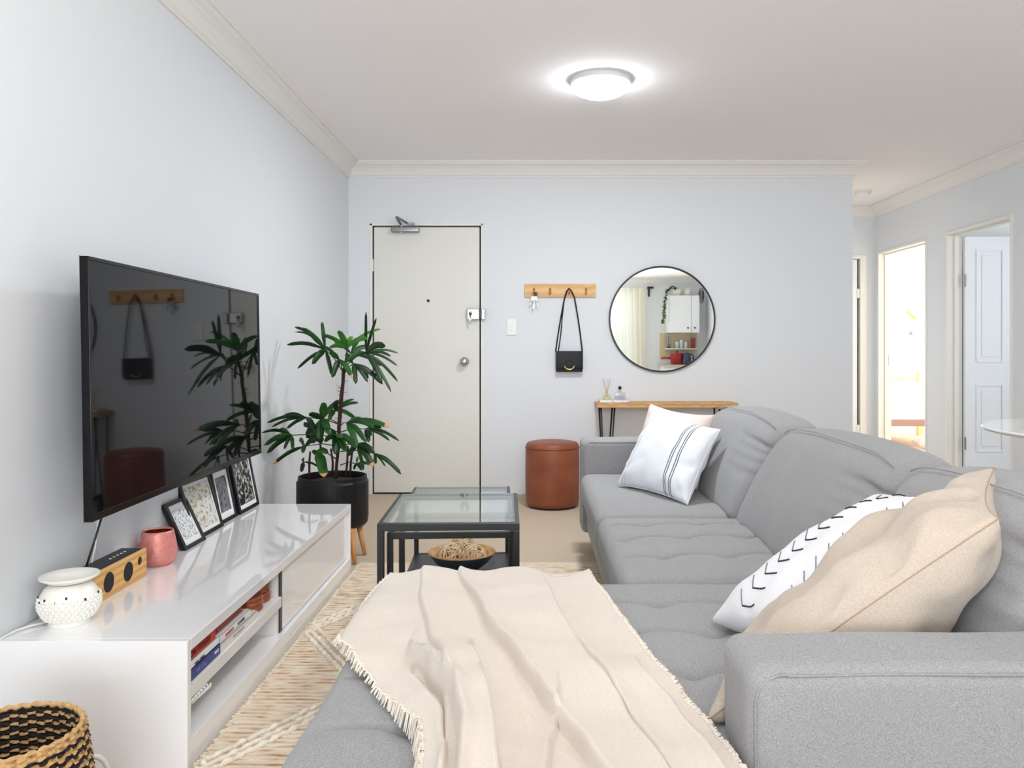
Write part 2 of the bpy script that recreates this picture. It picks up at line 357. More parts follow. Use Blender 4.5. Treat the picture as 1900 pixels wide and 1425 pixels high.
# light switch
sw = P(949.5, 607, YB); t = thing('light_switch', tuple(sw), 'white double light switch between door and coat rack', 'switch')
obj('switch_plate', G().box((sw.x-.036, YB-.009, sw.z-.060), (sw.x+.036, YB, sw.z+.060)), MATTW, t, bevel=.003)
for dz in (.014, -.016): obj('rocker', G().rbox((sw.x-.008, YB-.014, sw.z+dz-.007), (sw.x+.008, YB-.008, sw.z+dz+.007), .002, (1,1,1), k=2), MATTW, t)
# other doors ----------------------------------------------------------
def lining(name, y0, y1, ztop, label):
    d = thing(name, (XR, (y0+y1)/2, 0), label, None, kind='structure'); g = G()
    for y, s in ((y0, 1), (y1, -1)):
        g.box((XR-.012, y, 0), (XR+.112, y+s*.022, ztop)); g.box((XR+.045, y+s*.022, 0), (XR+.075, y+s*.036, ztop-.022))
    g.box((XR-.012, y0+.0221, ztop-.022), (XR+.112, y1-.0221, ztop)).box((XR+.045, y0+.0361, ztop-.036), (XR+.075, y1-.0361, ztop-.0221))
    obj('door_frame', g, TRIM, d, bevel=.002); return d
d2 = lining('door_2', OP2[0], OP2[1], 2.01, 'middle doorway opening onto the sunlit white bedroom')
obj('strike_plate', G().box((XR+.055, OP2[1]-.0245, .92), (XR+.085, OP2[1]-.0215, 1.02)), STEEL, d2)
d3 = lining('door_3', OP3[0], OP3[1], 2.01, 'right doorway with a white panelled door standing open')
LX0, LX1, LY = XR+.118, XR+.118+.80, OP3[1]-.055
def panel_leaf(parent, x0, x1, y0, y1, z0, z1, cols):
    g = G().box((x0, y0, z0), (x1, y1, z1)); lf = part('door_leaf', g, DOORW, parent, bevel=.003)
    for (a, b) in cols:
        for (c, d) in ((.26, .80), (.97, 1.87)):
            g = G()
            for (i, q) in enumerate(((0, .0), (.02, .006), (.034, .0), (.05, .010))): pass
            m_ = .016
            yf = y0
            # moulding ring, proud then sunk
            g.box((a, yf-.007, c), (a+m_, yf, d)).box((b-m_, yf-.007, c), (b, yf, d)).box((a+m_, yf-.007, c), (b-m_, yf, c+m_)).box((a+m_, yf-.007, d-m_), (b-m_, yf, d))
            g.box((a+.045, yf-.005, c+.045), (b-.045, yf, d-.045))
            obj('door_panel', g, DOORW, lf, bevel=.004)
    return lf
lf = panel_leaf(d3, LX0, LX1, LY, LY+.035, .012, 1.972, ((LX0+.085, LX0+.305), (LX0+.45, LX0+.69)))
for zc in (1.62, .33):
    g = G().box((XR+.113, LY-.008, zc-.045), (LX0+.001, LY+.004, zc+.045)).lathe([(0, -.05), (.006, -.05), (.006, .05), (0, .05)], (XR+.114, LY-.008, zc), 10)
    obj('hinge', g, STEEL, d3)
d4 = thing('door_4', (2.8, YH, 0), 'door at the far end of the hall, slightly ajar', None, kind='structure')
g = G().box((3.165, YH-.012, 0), (3.225, YH+.112, 1.99)).box((XE+.0301, YH-.012, 1.955), (3.1649, YH+.112, 1.99)).box((XE, YH-.012, 0), (XE+.03, YH+.11, 1.99)); obj('door_frame', g, TRIM, d4, bevel=.002)
obj('door_leaf', G().box((XE+.05, YH+.01, .01), (3.142, YH+.045, 1.95)), DOORW, d4, bevel=.003)
for zc in (1.62, .30): obj('hinge', G().box((3.138, YH+.002, zc-.045), (3.167, YH+.012, zc+.045)), TRIM, d4)
struct('baseboard_right', G().box((XR-.012, YR, 0), (XR, OP3[0], .07)), TRIM, 'low white skirting along the right wall')
# ceiling fittings -----------------------------------------------------
LC = Vector((.345, 4.10, CZ))
cl = thing('ceiling_light', tuple(LC), 'round white flush ceiling light glowing brightly', 'light')
g = G().lathe([(0, 0), (.152, 0), (.155, -.006), (.155, -.026), (.151, -.029), (.146, -.029), (.146, -.012), (0, -.012)], LC, 56); obj('rim', g, mat('light_rim', (205, 205, 208), .4), cl, smooth=False)
g = G().lathe([(.145, -.018), (.146, -.032), (.142, -.046), (.126, -.064), (.095, -.078), (.05, -.087), (0, -.090)], LC, 56)
dm = obj('diffuser', g, mat('lit_opal_dome', (240, 247, 255), .4, emit=20), cl, smooth=True)
l = bpy.data.lights.new('ceiling_light_lamp', 'AREA'); l.shape = 'DISK'; l.size = .24; l.energy = 12; l.color = (.95, .975, 1)
lo_ = bpy.data.objects.new('ceiling_light_lamp', l); COL.objects.link(lo_); lo_.parent = cl; lo_.location = (0, 0, -.098)
sp = Vector((2.88, 6.97, CZ)); sd = thing('smoke_alarm', tuple(sp), 'round white smoke alarm on the hall ceiling', 'smoke alarm')
obj('base_ring', G().lathe([(0, 0), (.07, 0), (.07, -.012), (0, -.012)], sp, 32), MATTW, sd)
obj('cover', G().lathe([(.064, -.012), (.066, -.030), (.056, -.042), (.03, -.046), (0, -.046)], sp, 32), MATTW, sd, smooth=True)
# ================================================================== SOFA
sofa = thing('corner_sofa', (.45, 2.7, 0), 'grey tufted corner sofa with chaise end and loose back cushions', 'sofa')
def nz(p, s, a): return noise.noise(Vector(p)*s)*a
g = G().rbox((.28, 1.20, .11), (1.14, 4.36, .29), .025, (4, 12, 1)); obj('seat_base', g, GREY, sofa, smooth=True)
g = G().rbox((-.375, 1.165, .11), (.30, 2.235, .29), .025, (4, 6, 1)); obj('chaise_base', g, GREY, sofa, smooth=True)
g = G().rbox((1.04, 1.19, .10), (1.17, 4.36, .70), .03, (1, 12, 4)); obj('backrest', g, GREY, sofa, smooth=True)
def seat_fn(x0, x1, y0, y1, top, rows, per, depth=.014, crown=.016, xs=None):
    def f(p):
        if p.z < top-.06: return Vector((p.x+nz(p, 6, .004), p.y+nz(p, 5, .004), p.z))
        u = (p.x-(x0+x1)/2)/((x1-x0)/2); v = (p.y-(y0+y1)/2)/((y1-y0)/2)
        z = crown*max(0, (1-u*u))*max(0, (1-v*v))+nz((p.x, p.y, 0), 5, .004)
        wt = min(1, max(0, (1-abs(u))*6))*min(1, max(0, (1-abs(v))*8))
        for i, ry in enumerate(rows):
            sc = .028*abs(math.sin(PI*(p.x+(.09 if i % 2 else 0))/per))
            d = abs(p.y-(ry+sc-.014)); z -= wt*depth*math.exp(-(d/.009)**2)
            z += wt*.003*math.exp(-((d-.06)/.04)**2)
            bx = (p.x+(.09 if i % 2 else 0))/per; bx = (bx-round(bx))*per
            z -= wt*depth*.7*math.exp(-((bx**2+(p.y-ry+.014)**2)/.03**2))
        return Vector((p.x+nz(p, 4, .003), p.y+nz(p, 4, .003), p.z+z*(1 if p.z > top-.02 else (p.z-top+.06)/.04)))
    return f
def seat(x0, x1, y0, y1, z0, top, rows, n):
    g = G().rbox((x0, y0, z0), (x1, y1, top), .045, n, seat_fn(x0, x1, y0, y1, top, rows, .20), k=5); obj('seat_cushion', g, GREY, sofa, smooth=True)
seat(.245, .92, 3.095, 4.16, .275, .425, [], (24, 30, 2))
seat(.245, .92, 2.225, 3.088, .275, .425, [2.47, 2.70, 2.91], (60, 110, 2))
seat(-.405, .92, 1.14, 2.225, .275, .425, [1.35, 1.56, 1.78, 2.0], (120, 130, 2))
# back cushions: slanted front, flat top with welt
def back_cushion(y0, y1, seed, topo=0):
    zt = .785+topo
    def f(p):
        k = (p.z-.40)/(zt-.40); yv = (p.y-(y0+y1)/2)/((y1-y0)/2)
        x = p.x
        front = max(0, 1-(p.x-.74)/.25)
        x += .20*k-.016*k*(1-k)*4*front*(1-abs(yv)**3)*2.5
        z = p.z + (.012*(1-yv*yv)-.030*abs(yv)**5)*max(0, (k-.55)/.45)
        yy_ = (1-.035*max(0, (k-.35)/.65)**2*abs(yv)**3)
        # pulled creases fanning from the far top corner
        if front > .3:
            for c, wv, am in ((.88, .014, .018), (.80, .017, .016), (.70, .018, .010), (.58, .020, .008)):
                fan = (1-yv)/2; zz = .40+(zt-.40)*(c-.10*fan)
                x += am*math.exp(-((p.z-zz)/wv)**2)*math.exp(-((yv+.95)/.42)**2)
        x += nz((p.x, p.y*1.0+seed, p.z), 5, .012)*front
        return Vector((x, (y0+y1)/2+(p.y-(y0+y1)/2)*yy_+nz((p.x, p.y, p.z+seed), 4, .006), z+nz((p.x, p.y, seed), 5, .006)))
    g = G().rbox((.74, y0, .40), (.93, y1, zt), .055, (4, 70, 46), f, k=5)
    bc = part('back_cushion', g, GREY, sofa, smooth=True)
    # welt along the front top edge
    pts = []
    for i in range(25):
        y = y0+.03+(y1-y0-.06)*i/24; q = f(Vector((.745, y, zt-.006))); pts.append(q+Vector((.002, 0, .003)))
    obj('piping', G().tube(pts, .0018, 6), GREY, bc, smooth=True)
back_cushion(3.045, 4.14, 1.3, .005); back_cushion(2.035, 3.04, 4.1); back_cushion(1.36, 2.03, 7.7, .0)
# arms
def arm(x0, x1, y0, y1, zt, face):
    g = G().rbox((x0, y0, .11), (x1, y1, zt), .032, (20, 4, 12), lambda p: p+Vector((nz(p, 4, .003), nz(p, 5, .004), nz((p.x, 0, 0), 4, .004))), k=5)
    a = part('armrest', g, GREY, sofa, smooth=True)
    for yy, ins in ((y0+.0045, .012),):
        pts = [Vector((x0+ins, yy, .16)), Vector((x0+ins, yy, zt-.07))]+[Vector((x0+ins+.045*(1-math.cos(t_)), yy, zt-ins-.045+.045*math.sin(t_))) for t_ in [PI/2*i/8 for i in range(9)]]
        n = 24; pts += [Vector((x0+ins+.05+(x1-x0-.1)*i/n, yy, zt-ins+nz((x0+ins+.05+(x1-x0-.1)*i/n, 0, 0), 4, .004))) for i in range(n)]
        obj('piping', G().tube(pts, .0019, 6), GREY, a, smooth=True)
arm(.25, 1.16, 4.165, 4.36, .60, 0)
arm(.315, 1.16, 1.17, 1.345, .602, 1)
LEGB = mat('dark_sofa_leg', (40, 36, 34), .5)
for (x, y) in ((-.31, 1.25), (-.31, 2.16), (.34, 4.28), (1.08, 4.28), (1.08, 1.28), (.34, 3.0)):
    obj('leg', G().lathe([(0, 0), (.018, 0), (.026, .112), (0, .112)], (x, y, 0), 14), LEGB, sofa)
# ------------------------------------------------------------------ cushions
def interp(tab, t):
    if t <= tab[0][0]: return tab[0][1]
    for (a, b), (c, d) in zip(tab, tab[1:]):
        if t <= c: k = (t-a)/(c-a); k = k*k*(3-2*k)*.4+k*.6; return b+(d-b)*k
    return tab[-1][1]
class Pillow:
    def __init__(s, c, T, pinch=.07, seed=0, wr=.006, ears=0.0, back=1.0):
        s.c = [Vector(q) for q in c]; s.T = T; s.pinch = pinch; s.seed = seed; s.wr = wr; s.back = back
        a, b, cc, d = s.c; s.n = ((b-a)+(cc-d)).cross((d-a)+(cc-b)).normalized()
    def pt(s, u, v, side=1):
        uu = u*(1-s.pinch*(1-v*v)); vv = v*(1-s.pinch*(1-u*u))
        a, b, c, d = s.c; fu, fv = (uu+1)/2, (vv+1)/2
        p = a*(1-fu)*(1-fv)+b*fu*(1-fv)+c*fu*fv+d*(1-fu)*fv
        e = max(0, (1-u*u)*(1-v*v)); t = s.T*(e**.42)*(s.back if side < 0 else 1)
        ed = 1-abs(e)
        w = noise.noise(Vector((u*2.3+s.seed, v*2.3, side*3)))*s.wr*2
        r = math.atan2(v, u); w += math.sin(r*11+noise.noise(Vector((u*2, v*2, s.seed)))*5)*s.wr*.7*(ed**2)*min(1, e*14)
        return p+s.n*side*(t+w*min(1, e*8))
    def mesh(s, n=36):
        g = G(); uv = []; idx = {}
        for side in (1, -1):
            for j in range(n+1):
                for i in range(n+1):
                    bd = i in (0, n) or j in (0, n)
                    if side == -1 and bd: idx[(i, j, -1)] = idx[(i, j, 1)]; continue
                    u = math.sin((i/n-.5)*PI); v = math.sin((j/n-.5)*PI)
                    u = .5*u+.5*(2*i/n-1); v = .5*v+.5*(2*j/n-1)
                    idx[(i, j, side)] = len(g.v); g.v.append(s.pt(u, v, side)); uv.append(((u+1)/2, (v+1)/2))
            for j in range(n):
                for i in range(n):
                    q = [idx[(i, j, side)], idx[(i+1, j, side)], idx[(i+1, j+1, side)], idx[(i, j+1, side)]]
                    g.f.append(tuple(q) if side == 1 else tuple(reversed(q))); g.mi.append(0)
        return g, uv
    def edge(s, k=60):
        pts = []
        for i in range(k): pts.append(s.pt(-1+2*i/k, -1))
        for i in range(k): pts.append(s.pt(1, -1+2*i/k))
        for i in range(k): pts.append(s.pt(1-2*i/k, 1))
        for i in range(k): pts.append(s.pt(-1, 1-2*i/k))
        return pts
LIN = weave('natural_linen', (176, 162, 148), (200, 187, 173), 260, strength=.5)
PINK = weave('dusty_pink_linen', (222, 202, 196), (232, 214, 208), 420, strength=.3)
WCOT = mat('white_cotton', (224, 225, 229), .95, spec=.1, sheen=.2, bump=(160, .15))
WSTR = mat('striped_white_cotton', (232, 236, 242), .95, spec=.1, sheen=.2, bump=(160, .15))
W_, S_ = (224, 228, 234), (104, 108, 114)
uv_ramp(WSTR, [(0, W_), (.085, (196, 202, 208)), (.1, W_), (.125, (196, 202, 208)), (.14, W_), (.70, S_), (.711, W_), (.724, S_), (.735, W_), (.775, S_), (.786, W_), (.799, S_), (.810, W_)])
# pink, behind
pw = Pillow([(.47, 3.97, .455), (.72, 3.50, .455), P(1325, 770, 3.60), P(1207, 749, 4.0)], .07, .10, 3, .005)
g, uv = pw.mesh(30); t = thing('throw_cushion', (.6, 3.7, .43), 'dusty pink linen cushion behind the striped cushion by the far armrest', 'cushion')
obj('cushion_body', g, PINK, t, smooth=True, uv=uv)
g = G()
for i in range(16):
    q = pw.pt(-1, -.95+i*.08); g.ball(q+Vector((-.006, -.004, 0)), .006, 8, 6)
obj('beaded_trim', g, mat('terracotta_beads', (205, 168, 150), .8), t, smooth=True)
# white striped
ps = Pillow([P(1145, 900, 3.70), P(1276, 936, 3.25), P(1337, 797, 3.46), P(1212, 764, 3.84)], .075, .08, 9, .006)
g, uv = ps.mesh(36); t = thing('throw_cushion', (.5, 3.4, .43), 'white cushion with fine grey stripes leaning on the far back cushion', 'cushion')
obj('cushion_body', g, WSTR, t, smooth=True, uv=uv)
obj('seam', G().tube(ps.edge(), .0022, 5, closed=True), WCOT, t, smooth=True)
# white with dash chevrons
pd = Pillow([(.40, 1.80, .455), (.50, 1.47, .50), (.91, 1.60, .745), (.845, 1.925, .715)], .085, .06, 5, .006)
g, uv = pd.mesh(40); t = thing('throw_cushion', (.6, 1.75, .43), 'white cushion stitched with black dash chevrons, tucked behind the linen cushion', 'cushion')
obj('cushion_body', g, WCOT, t, smooth=True, uv=uv)
g1, g2 = G(), G(); sgn = 1 if pd.n.z > 0 else -1
def stroke(g, pil, a, b, r, k=6):
    pts = [pil.pt(a[0]+(b[0]-a[0])*i/k, a[1]+(b[1]-a[1])*i/k, sgn)+pil.n*sgn*.0010 for i in range(k+1)]
    g.tube(pts, r, 5)
for row, v0 in enumerate((.34, -.50)):     # u along depth, v along the long edge
    for i in range(12):
        c = -.90+i*.163
        uu = -v0*1.0
        gd = G(); stroke(gd, pd, (uu, c), (uu+.22, c+.03), .0019); obj('stitched_dash', gd, BLACK, t)
        stroke(g2, pd, (uu, c), (uu-.2, c+.13), .0013)
obj('fine_stitching', g2, mat('grey_thread', (120, 120, 124), .9), t)['kind'] = 'stuff'
# big linen cushion
pl = Pillow([P(1310, 1338, 1.335), P(1853, 962, 1.39), P(1846, 868, 1.70), P(1405, 1172, 1.78)], .070, .085, 11, .017, back=2.05)
g, uv = pl.mesh(48); t = thing('throw_cushion', (.6, 1.5, .43), 'large natural linen cushion propped over the near armrest', 'cushion')
obj('cushion_body', g, LIN, t, smooth=True, uv=uv)
obj('seam', G().tube(pl.edge(), .0012, 5, closed=True), mat('tan_seam', (172, 144, 116), .9), t, smooth=True)
# ------------------------------------------------------------------ throw
LT = [(.95, -.14), (1.18, -.160), (1.27, -.175), (1.344, -.215), (1.474, -.285), (1.618, -.360), (1.70, -.400), (1.80, -.435), (1.93, -.455), (2.05, -.43), (2.20, -.385), (2.30, -.36), (2.55, -.34)]
RT = [(.95, .34), (1.18, .300), (1.315, .286), (1.406, .262), (1.60, .232), (1.945, .186), (2.187, .150), (2.30, .145), (2.55, .14)]
CR = [  # creases as (y, x) polylines, height, decay width, side
 ([(2.5, -.24), (2.22, -.205), (1.83, -.108), (1.55, -.028), (1.40, .016), (1.20, .078), (.95, .14)], .034, .070, 1),
 ([(1.62, -.25), (1.45, -.185), (1.30, -.125), (1.15, -.10), (.95, -.09)], .056, .045, 1),
 ([(1.56, -.13), (1.40, -.095), (1.25, -.070), (1.1, -.055), (.95, -.04)], .052, .040, -1),
 ([(2.4, -.33), (2.0, -.28), (1.7, -.22), (1.45, -.16), (1.2, -.13), (.95, -.12)], .018, .05, 1),
 ([(1.50, -.235), (1.38, -.190), (1.28, -.15), (1.12, -.13)], .026, .03, -1),
 ([(1.50, .20), (1.35, .235), (1.2, .26), (.95, .29)], .026, .03, -1),
 ([(2.2, .02), (1.9, .05), (1.6, .095), (1.35, .15), (1.1, .19), (.95, .21)], .014, .05, -1),
 ([(1.35, .04), (1.2, .02), (.95, .0)], .022, .035, -1),
 ([(1.7, .10), (1.45, .145), (1.2, .19), (.95, .22)], .012, .06, 1),
]
def crease(x, y):
    h = 0
    for pl_, am, wd, sd_ in CR:
        tab = sorted(pl_); 
        if y < tab[0][0]-.12 or y > tab[-1][0]+.12: continue
        xc = interp(tab, y); fade = min(1, max(0, (y-tab[0][0]+.12)/.12))*min(1, max(0, (tab[-1][0]+.12-y)/.25))
        fade *= 1-.62*min(1, max(0, (y-1.85)/.35)); d = (x-xc)*sd_; h += am*fade*(math.exp(-d/wd) if d > 0 else math.exp(-(d/.0045)**2))
    return h
def unroll(d, r=.05):                       # arc length past an edge -> (out, down)
    if d <= 0: return d, 0
    if d < r*PI/2: return r*math.sin(d/r), r*(1-math.cos(d/r))
    return r, r+d-r*PI/2
def throw_pt(s, tt, lift=0):
    y = 2.52+(.95-2.52)*tt; L, R = interp(LT, y), interp(RT, y)
    x = L+(R-L)*s
    h = .452+crease(x, y)+.006*math.sin(x*26+y*4)+nz((x, y, 0), 5, .012)+nz((x, y, 3), 14, .003)
    ox, dx = unroll(-.372-x); oy, dy = unroll(y-2.195)
    X = x if ox <= 0 else -.372-ox
    Y = y if oy <= 0 else 2.195+oy+(h-.452)
    X = X-(.012 if ox > 0 else 0)*min(1, ox/.02); Yq = Y+(.012*min(1, oy/.02) if oy > 0 else 0)
    z = h-dx-dy+lift
    return Vector((X, Yq, max(z, .06)))
th = thing('throw_blanket', (0, 1.6, .44), 'cream woven throw with frayed edges draped over the chaise', 'blanket')
obj('throw_cloth', G().grid(throw_pt, 230, 300), CREAM, th, smooth=True, solid=.003)
g = G()
for side in (0, 1):
    for i in range(700):
        tt = .02+.97*i/700+random.uniform(-.001, .001); p = throw_pt(side, tt); q = throw_pt(side+(.03 if side else -.03), tt+random.uniform(-.008, .008))
        d = (q-p); d.z = 0; d = d.normalized() if d.length > 1e-6 else Vector((-1, 0, 0)); L = random.uniform(.007, .018)
        e = p+d*L+Vector((0, random.uniform(-.006, .006), 0)); zf = .436 if (e.x > -.40 and e.y < 2.2) else p.z-L*.6
        g.tube([p+Vector((0, 0, .001)), (p+e)/2+Vector((0, random.uniform(-.004, .004), .004)), Vector((e.x, e.y, min(p.z, zf)+.003))], [.0019, .0017, .0010], 4, cap=False)
fr = obj('frayed_edge', g, FRINGE, th); fr['kind'] = 'stuff'
# ================================================================== TV UNIT
UX0, UX1, UY0, UY1, UZ = -1.368, -.881, 2.029, 3.845, .327
tv = thing('tv_unit', (-1.12, 2.94, 0), 'long low glossy white television unit against the left wall', 'tv unit')
obj('top_board', G().box((UX0, UY0+.0225, UZ-.031), (UX1, UY1-.0225, UZ)), GLOSSW, tv, bevel=.0015)
obj('side_panel', G().box((UX0, UY0, 0), (UX1, UY0+.022, UZ)), GLOSSW, tv, bevel=.001)
obj('side_panel', G().box((UX0, UY1-.022, 0), (UX1, UY1, UZ)), GLOSSW, tv, bevel=.001)
YM = 2.80
obj('divider', G().box((UX0+.01, YM, .064), (UX1-.020, YM+.018, UZ-.032)), MATTW, tv)
obj('shelf', G().box((UX0+.01, UY0+.022, .168), (UX1-.004, YM, .203)), MATTW, tv, bevel=.001)
obj('back_panel', G().box((UX0, UY0+.022, .0), (UX0+.01, UY1-.022, UZ-.032)), MATTW, tv)
obj('bottom_board', G().box((UX0+.01, UY0+.022, 0), (UX1, UY1-.022, .068)), GLOSSW, tv, bevel=.001)
obj('drawer_front', G().box((UX1-.034, YM+.046, .074), (UX1-.014, UY1-.026, .286)), GLOSSW, tv, bevel=.003)
obj('drawer_box', G().box((UX0+.03, YM+.050, .075), (UX1-.036, UY1-.03, .26)), MATTW, tv)
obj('gap_shade_strip', G().box((UX0+.03, YM+.0185, .0645), (UX1-.0165, YM+.049, UZ-.033)), BLACK, tv)  # black strip standing in for the shade inside the drawer gap
# books on the shelf (spines face the room)
def book(name, y0, y1, z0, z1, x1, depth, cover, label, group, txt=None, tcol=None, band=None, tsize=.02, sx=1):
    b = thing(name, ((x1-depth/2), (y0+y1)/2, z0), label, 'book', group)
    c = mat('cover_'+'_'.join(str(q) for q in cover), cover, .35)
    g = G().box((x1-depth, y0, z0), (x1, y1, z0+.002)).box((x1-depth, y0, z1-.002), (x1, y1, z1)).box((x1-.003, y0, z0), (x1, y1, z1))
    cv = part('cover', g, c, b, bevel=.0008)
    obj('pages', G().box((x1-depth+.002, y0+.003, z0+.002), (x1-.003, y1-.003, z1-.002)), PAPER, b)
    if band:
        for (a, e, za, ze, col) in band:
            obj('printed_band', G().box((x1-.0002, y0+(y1-y0)*a, z0+(z1-z0)*za), (x1+.0008, y0+(y1-y0)*e, z0+(z1-z0)*ze)), mat('print_'+'_'.join(map(str, col)), col, .4), b)
    if txt:
        for (s_, yc, zc, sz, col, sxx) in txt:
            text('title_lettering', s_, sz, (x1+.0014, y0+(y1-y0)*yc, z0+(z1-z0)*zc), PI/2, 0, PI/2, mat('ink_'+'_'.join(map(str, col)), col, .5), b, sx=sxx)
SX = UX1-.012; SZ = .2035
K_ = (20, 18, 20); R_ = (214, 32, 24); Y_ = (236, 178, 40); N_ = (40, 52, 132); W2 = (240, 240, 240)
book('book', 2.065, 2.272, SZ, SZ+.030, SX, .15, N_, 'dark blue book at the bottom of the near stack on the unit shelf', 'books on the tv unit shelf', [('THE LIFE', .34, .5, .014, (120, 130, 190), 1.2), ('PRESS', .86, .55, .012, W2, 1)], [(.0, .62, .25, .75, (86, 96, 160))])
book('book', 2.062, 2.268, SZ+.031, SZ+.052, SX-.002, .15, W2, 'slim white and yellow book between the blue and red ones', 'books on the tv unit shelf', [('WELL LIVING', .36, .25, .010, K_, 1.1)], [(0, 1, 0, .52, Y_)])
book('book', 2.060, 2.250, SZ+.053, SZ+.080, SX-.004, .14, R_, 'red book with black lettering on top of the near stack', 'books on the tv unit shelf', [('HOW TO', .27, .5, .020, K_, 1.05), ('SLEEP', .66, .5, .020, K_, 1.05)], [(0, .75, 0, .12, Y_)])
book('book', 2.285, 2.585, SZ, SZ+.022, SX-.002, .17, (228, 226, 220), 'pale book lying under the white one with red print', 'books on the tv unit shelf', [('the art of the home', .45, .5, .010, (150, 146, 136), 1.1)])
book('book', 2.290, 2.530, SZ+.023, SZ+.045, SX-.006, .16, W2, 'white book with red print on its spine', 'books on the tv unit shelf', [('HOLIDAYS', .27, .45, .013, (190, 40, 50), 1), ('AT HOME', .66, .45, .013, K_, 1)])
book('book', 2.300, 2.500, SZ+.046, SZ+.066, SX-.022, .14, (150, 28, 26), 'dark red book on top of the white stack', 'books on the tv unit shelf', None, [(.0, .3, .1, .9, (230, 225, 215)), (.62, 1, 0, 1, (214, 20, 24))])
# copper coasters / candle tins
COP = mat('ribbed_copper', (205, 128, 100), .32, metal=.75, var=((176, 98, 74), 60, .2))
def tin(x, y, z, r, h, n, label):
    t = thing('copper_tin', (x, y, z), label, 'tin', 'stacked copper tins')
    prof = [(0, 0), (r*.92, 0)]
    for i in range(n):
        a = h*(i+.08)/n; b = h*(i+.92)/n; prof += [(r*.95, a), (r, a+(b-a)*.3), (r, a+(b-a)*.7), (r*.95, b)]
    prof += [(r*.9, h)]
    obj('tin_body', G().lathe(prof, (x, y, z), 36), COP, t, smooth=False)
    obj('lid', G().lathe([(r*.9, h), (r*.9, h+.003), (r*.85, h+.004), (0, h+.004)], (x, y, z), 36), mat('dull_copper', (170, 110, 92), .4, metal=.6), t)
tin(-.955, 2.655, SZ, .052, .048, 3, 'near copper ribbed tin between the books and the far tin')
tin(-.955, 2.755, SZ, .045, .030, 2, 'lower far copper ribbed tin next to the shelf divider')
tin(-.958, 2.750, SZ+.035, .046, .030, 2, 'upper far copper ribbed tin topping its stack')
# looped cable under the shelf
g = G(); pts = []
for i in range(60):
    a = i/59; pts.append((-.888+.004*math.sin(a*40), 2.065+.11*a+.008*math.cos(a*38), .155+.008*math.sin(a*38)))
g.tube(pts, .003, 6); tag(obj('looped_cord', g, MATTW, smooth=True), 'white looped cord bunched under the unit shelf at its near end', 'cord')
# ------------------------------------------------------------------ television
tvo = thing('television', (-1.30, 3.05, .95), 'large flat black television mounted on the left wall', 'television')
T0, T1 = Vector((-1.204, 2.158, 0)), Vector((-1.245, 3.62, 0)); TZ0, TZ1 = .602, 1.324
td = (T1-T0).normalized(); tn = Vector((td.y, -td.x, 0)); TL = (T1-T0).length
def tvbox(g, a0, a1, z0, z1, n0, n1, tilt=-.012):
    vs = []
    for zz in (z0, z1):
        off = tilt*((zz-TZ0)/(TZ1-TZ0)-.5)
        for (a, n_) in ((a0, n1), (a1, n1), (a1, n0), (a0, n0)):
            p = T0+td*a+tn*(n_+off); vs.append((p.x, p.y, zz))
    g.add(vs, [(3,2,1,0),(4,5,6,7),(0,1,5,4),(1,2,6,5),(2,3,7,6),(3,0,4,7)]); return g
SCR = mat('black_glass_screen', (14, 15, 18), .03, spec=.22)
g = tvbox(G(), .010, TL-.010, TZ0+.020, TZ1-.010, -.010, .0002); obj('screen', g, SCR, tvo)
g = G(); tvbox(g, 0, TL, TZ1-.010, TZ1, -.018, .004); tvbox(g, 0, TL, TZ0, TZ0+.020, -.018, .004); tvbox(g, 0, .010, TZ0+.020, TZ1-.010, -.018, .004); tvbox(g, TL-.010, TL, TZ0+.020, TZ1-.010, -.018, .004)
obj('bezel', g, mat('black_gloss_bezel', (12, 12, 14), .15, spec=.25), tvo, bevel=.001)
g = tvbox(G(), -.001, TL+.001, TZ0-.001, TZ1+.001, -.020, -.0185); obj('metal_edge', g, mat('blue_grey_edge', (58, 62, 78), .3, metal=.6), tvo, bevel=.002)
g = tvbox(G(), .06, TL-.06, TZ0+.05, TZ1-.06, -.045, -.0205); obj('back_housing', g, BLACK, tvo, bevel=.006)
g = G().box((XL, 2.85, .80), (XL+.012, 3.30, 1.12)); tvbox(g, .62, .68, TZ0+.2, TZ1-.2, -.065, -.0455); tvbox(g, 1.02, 1.08, TZ0+.2, TZ1-.2, -.065, -.0455); tvbox(g, .80, .90, .92, 1.02, -.145, -.065)
obj('wall_bracket', g, BLACK, tvo)
g = tvbox(G(), TL*.70, TL*.77, TZ0+.0255-.0175, TZ0+.0325-.0175, .004, .0046)
lc = T0+td*(TL*.735)+tn*.0045
text('logo_lettering', 'SAMSUNG', .014, (lc.x+.0, lc.y, TZ0+.010), PI/2, 0, PI/2+.026, mat('silver_print', (225, 225, 230), .4), tvo, sx=1.35, depth=.0006)
# cables from the television
cb = [((-1.30, 2.44, .63), (-1.325, 2.41, .50), (-1.355, 2.36, .332)), ((-1.34, 2.47, .63), (-1.350, 2.455, .46), (-1.358, 2.41, .332))]
for i, (c, m_, lab) in enumerate(zip(cb, (BLACK, MATTW), ('thin black cable hanging from the television behind the speaker', 'thin white cable hanging beside the black one below the television'))):
    tag(obj('cable', G().tube(c, .0032, 6), m_, smooth=True), lab, 'cable')
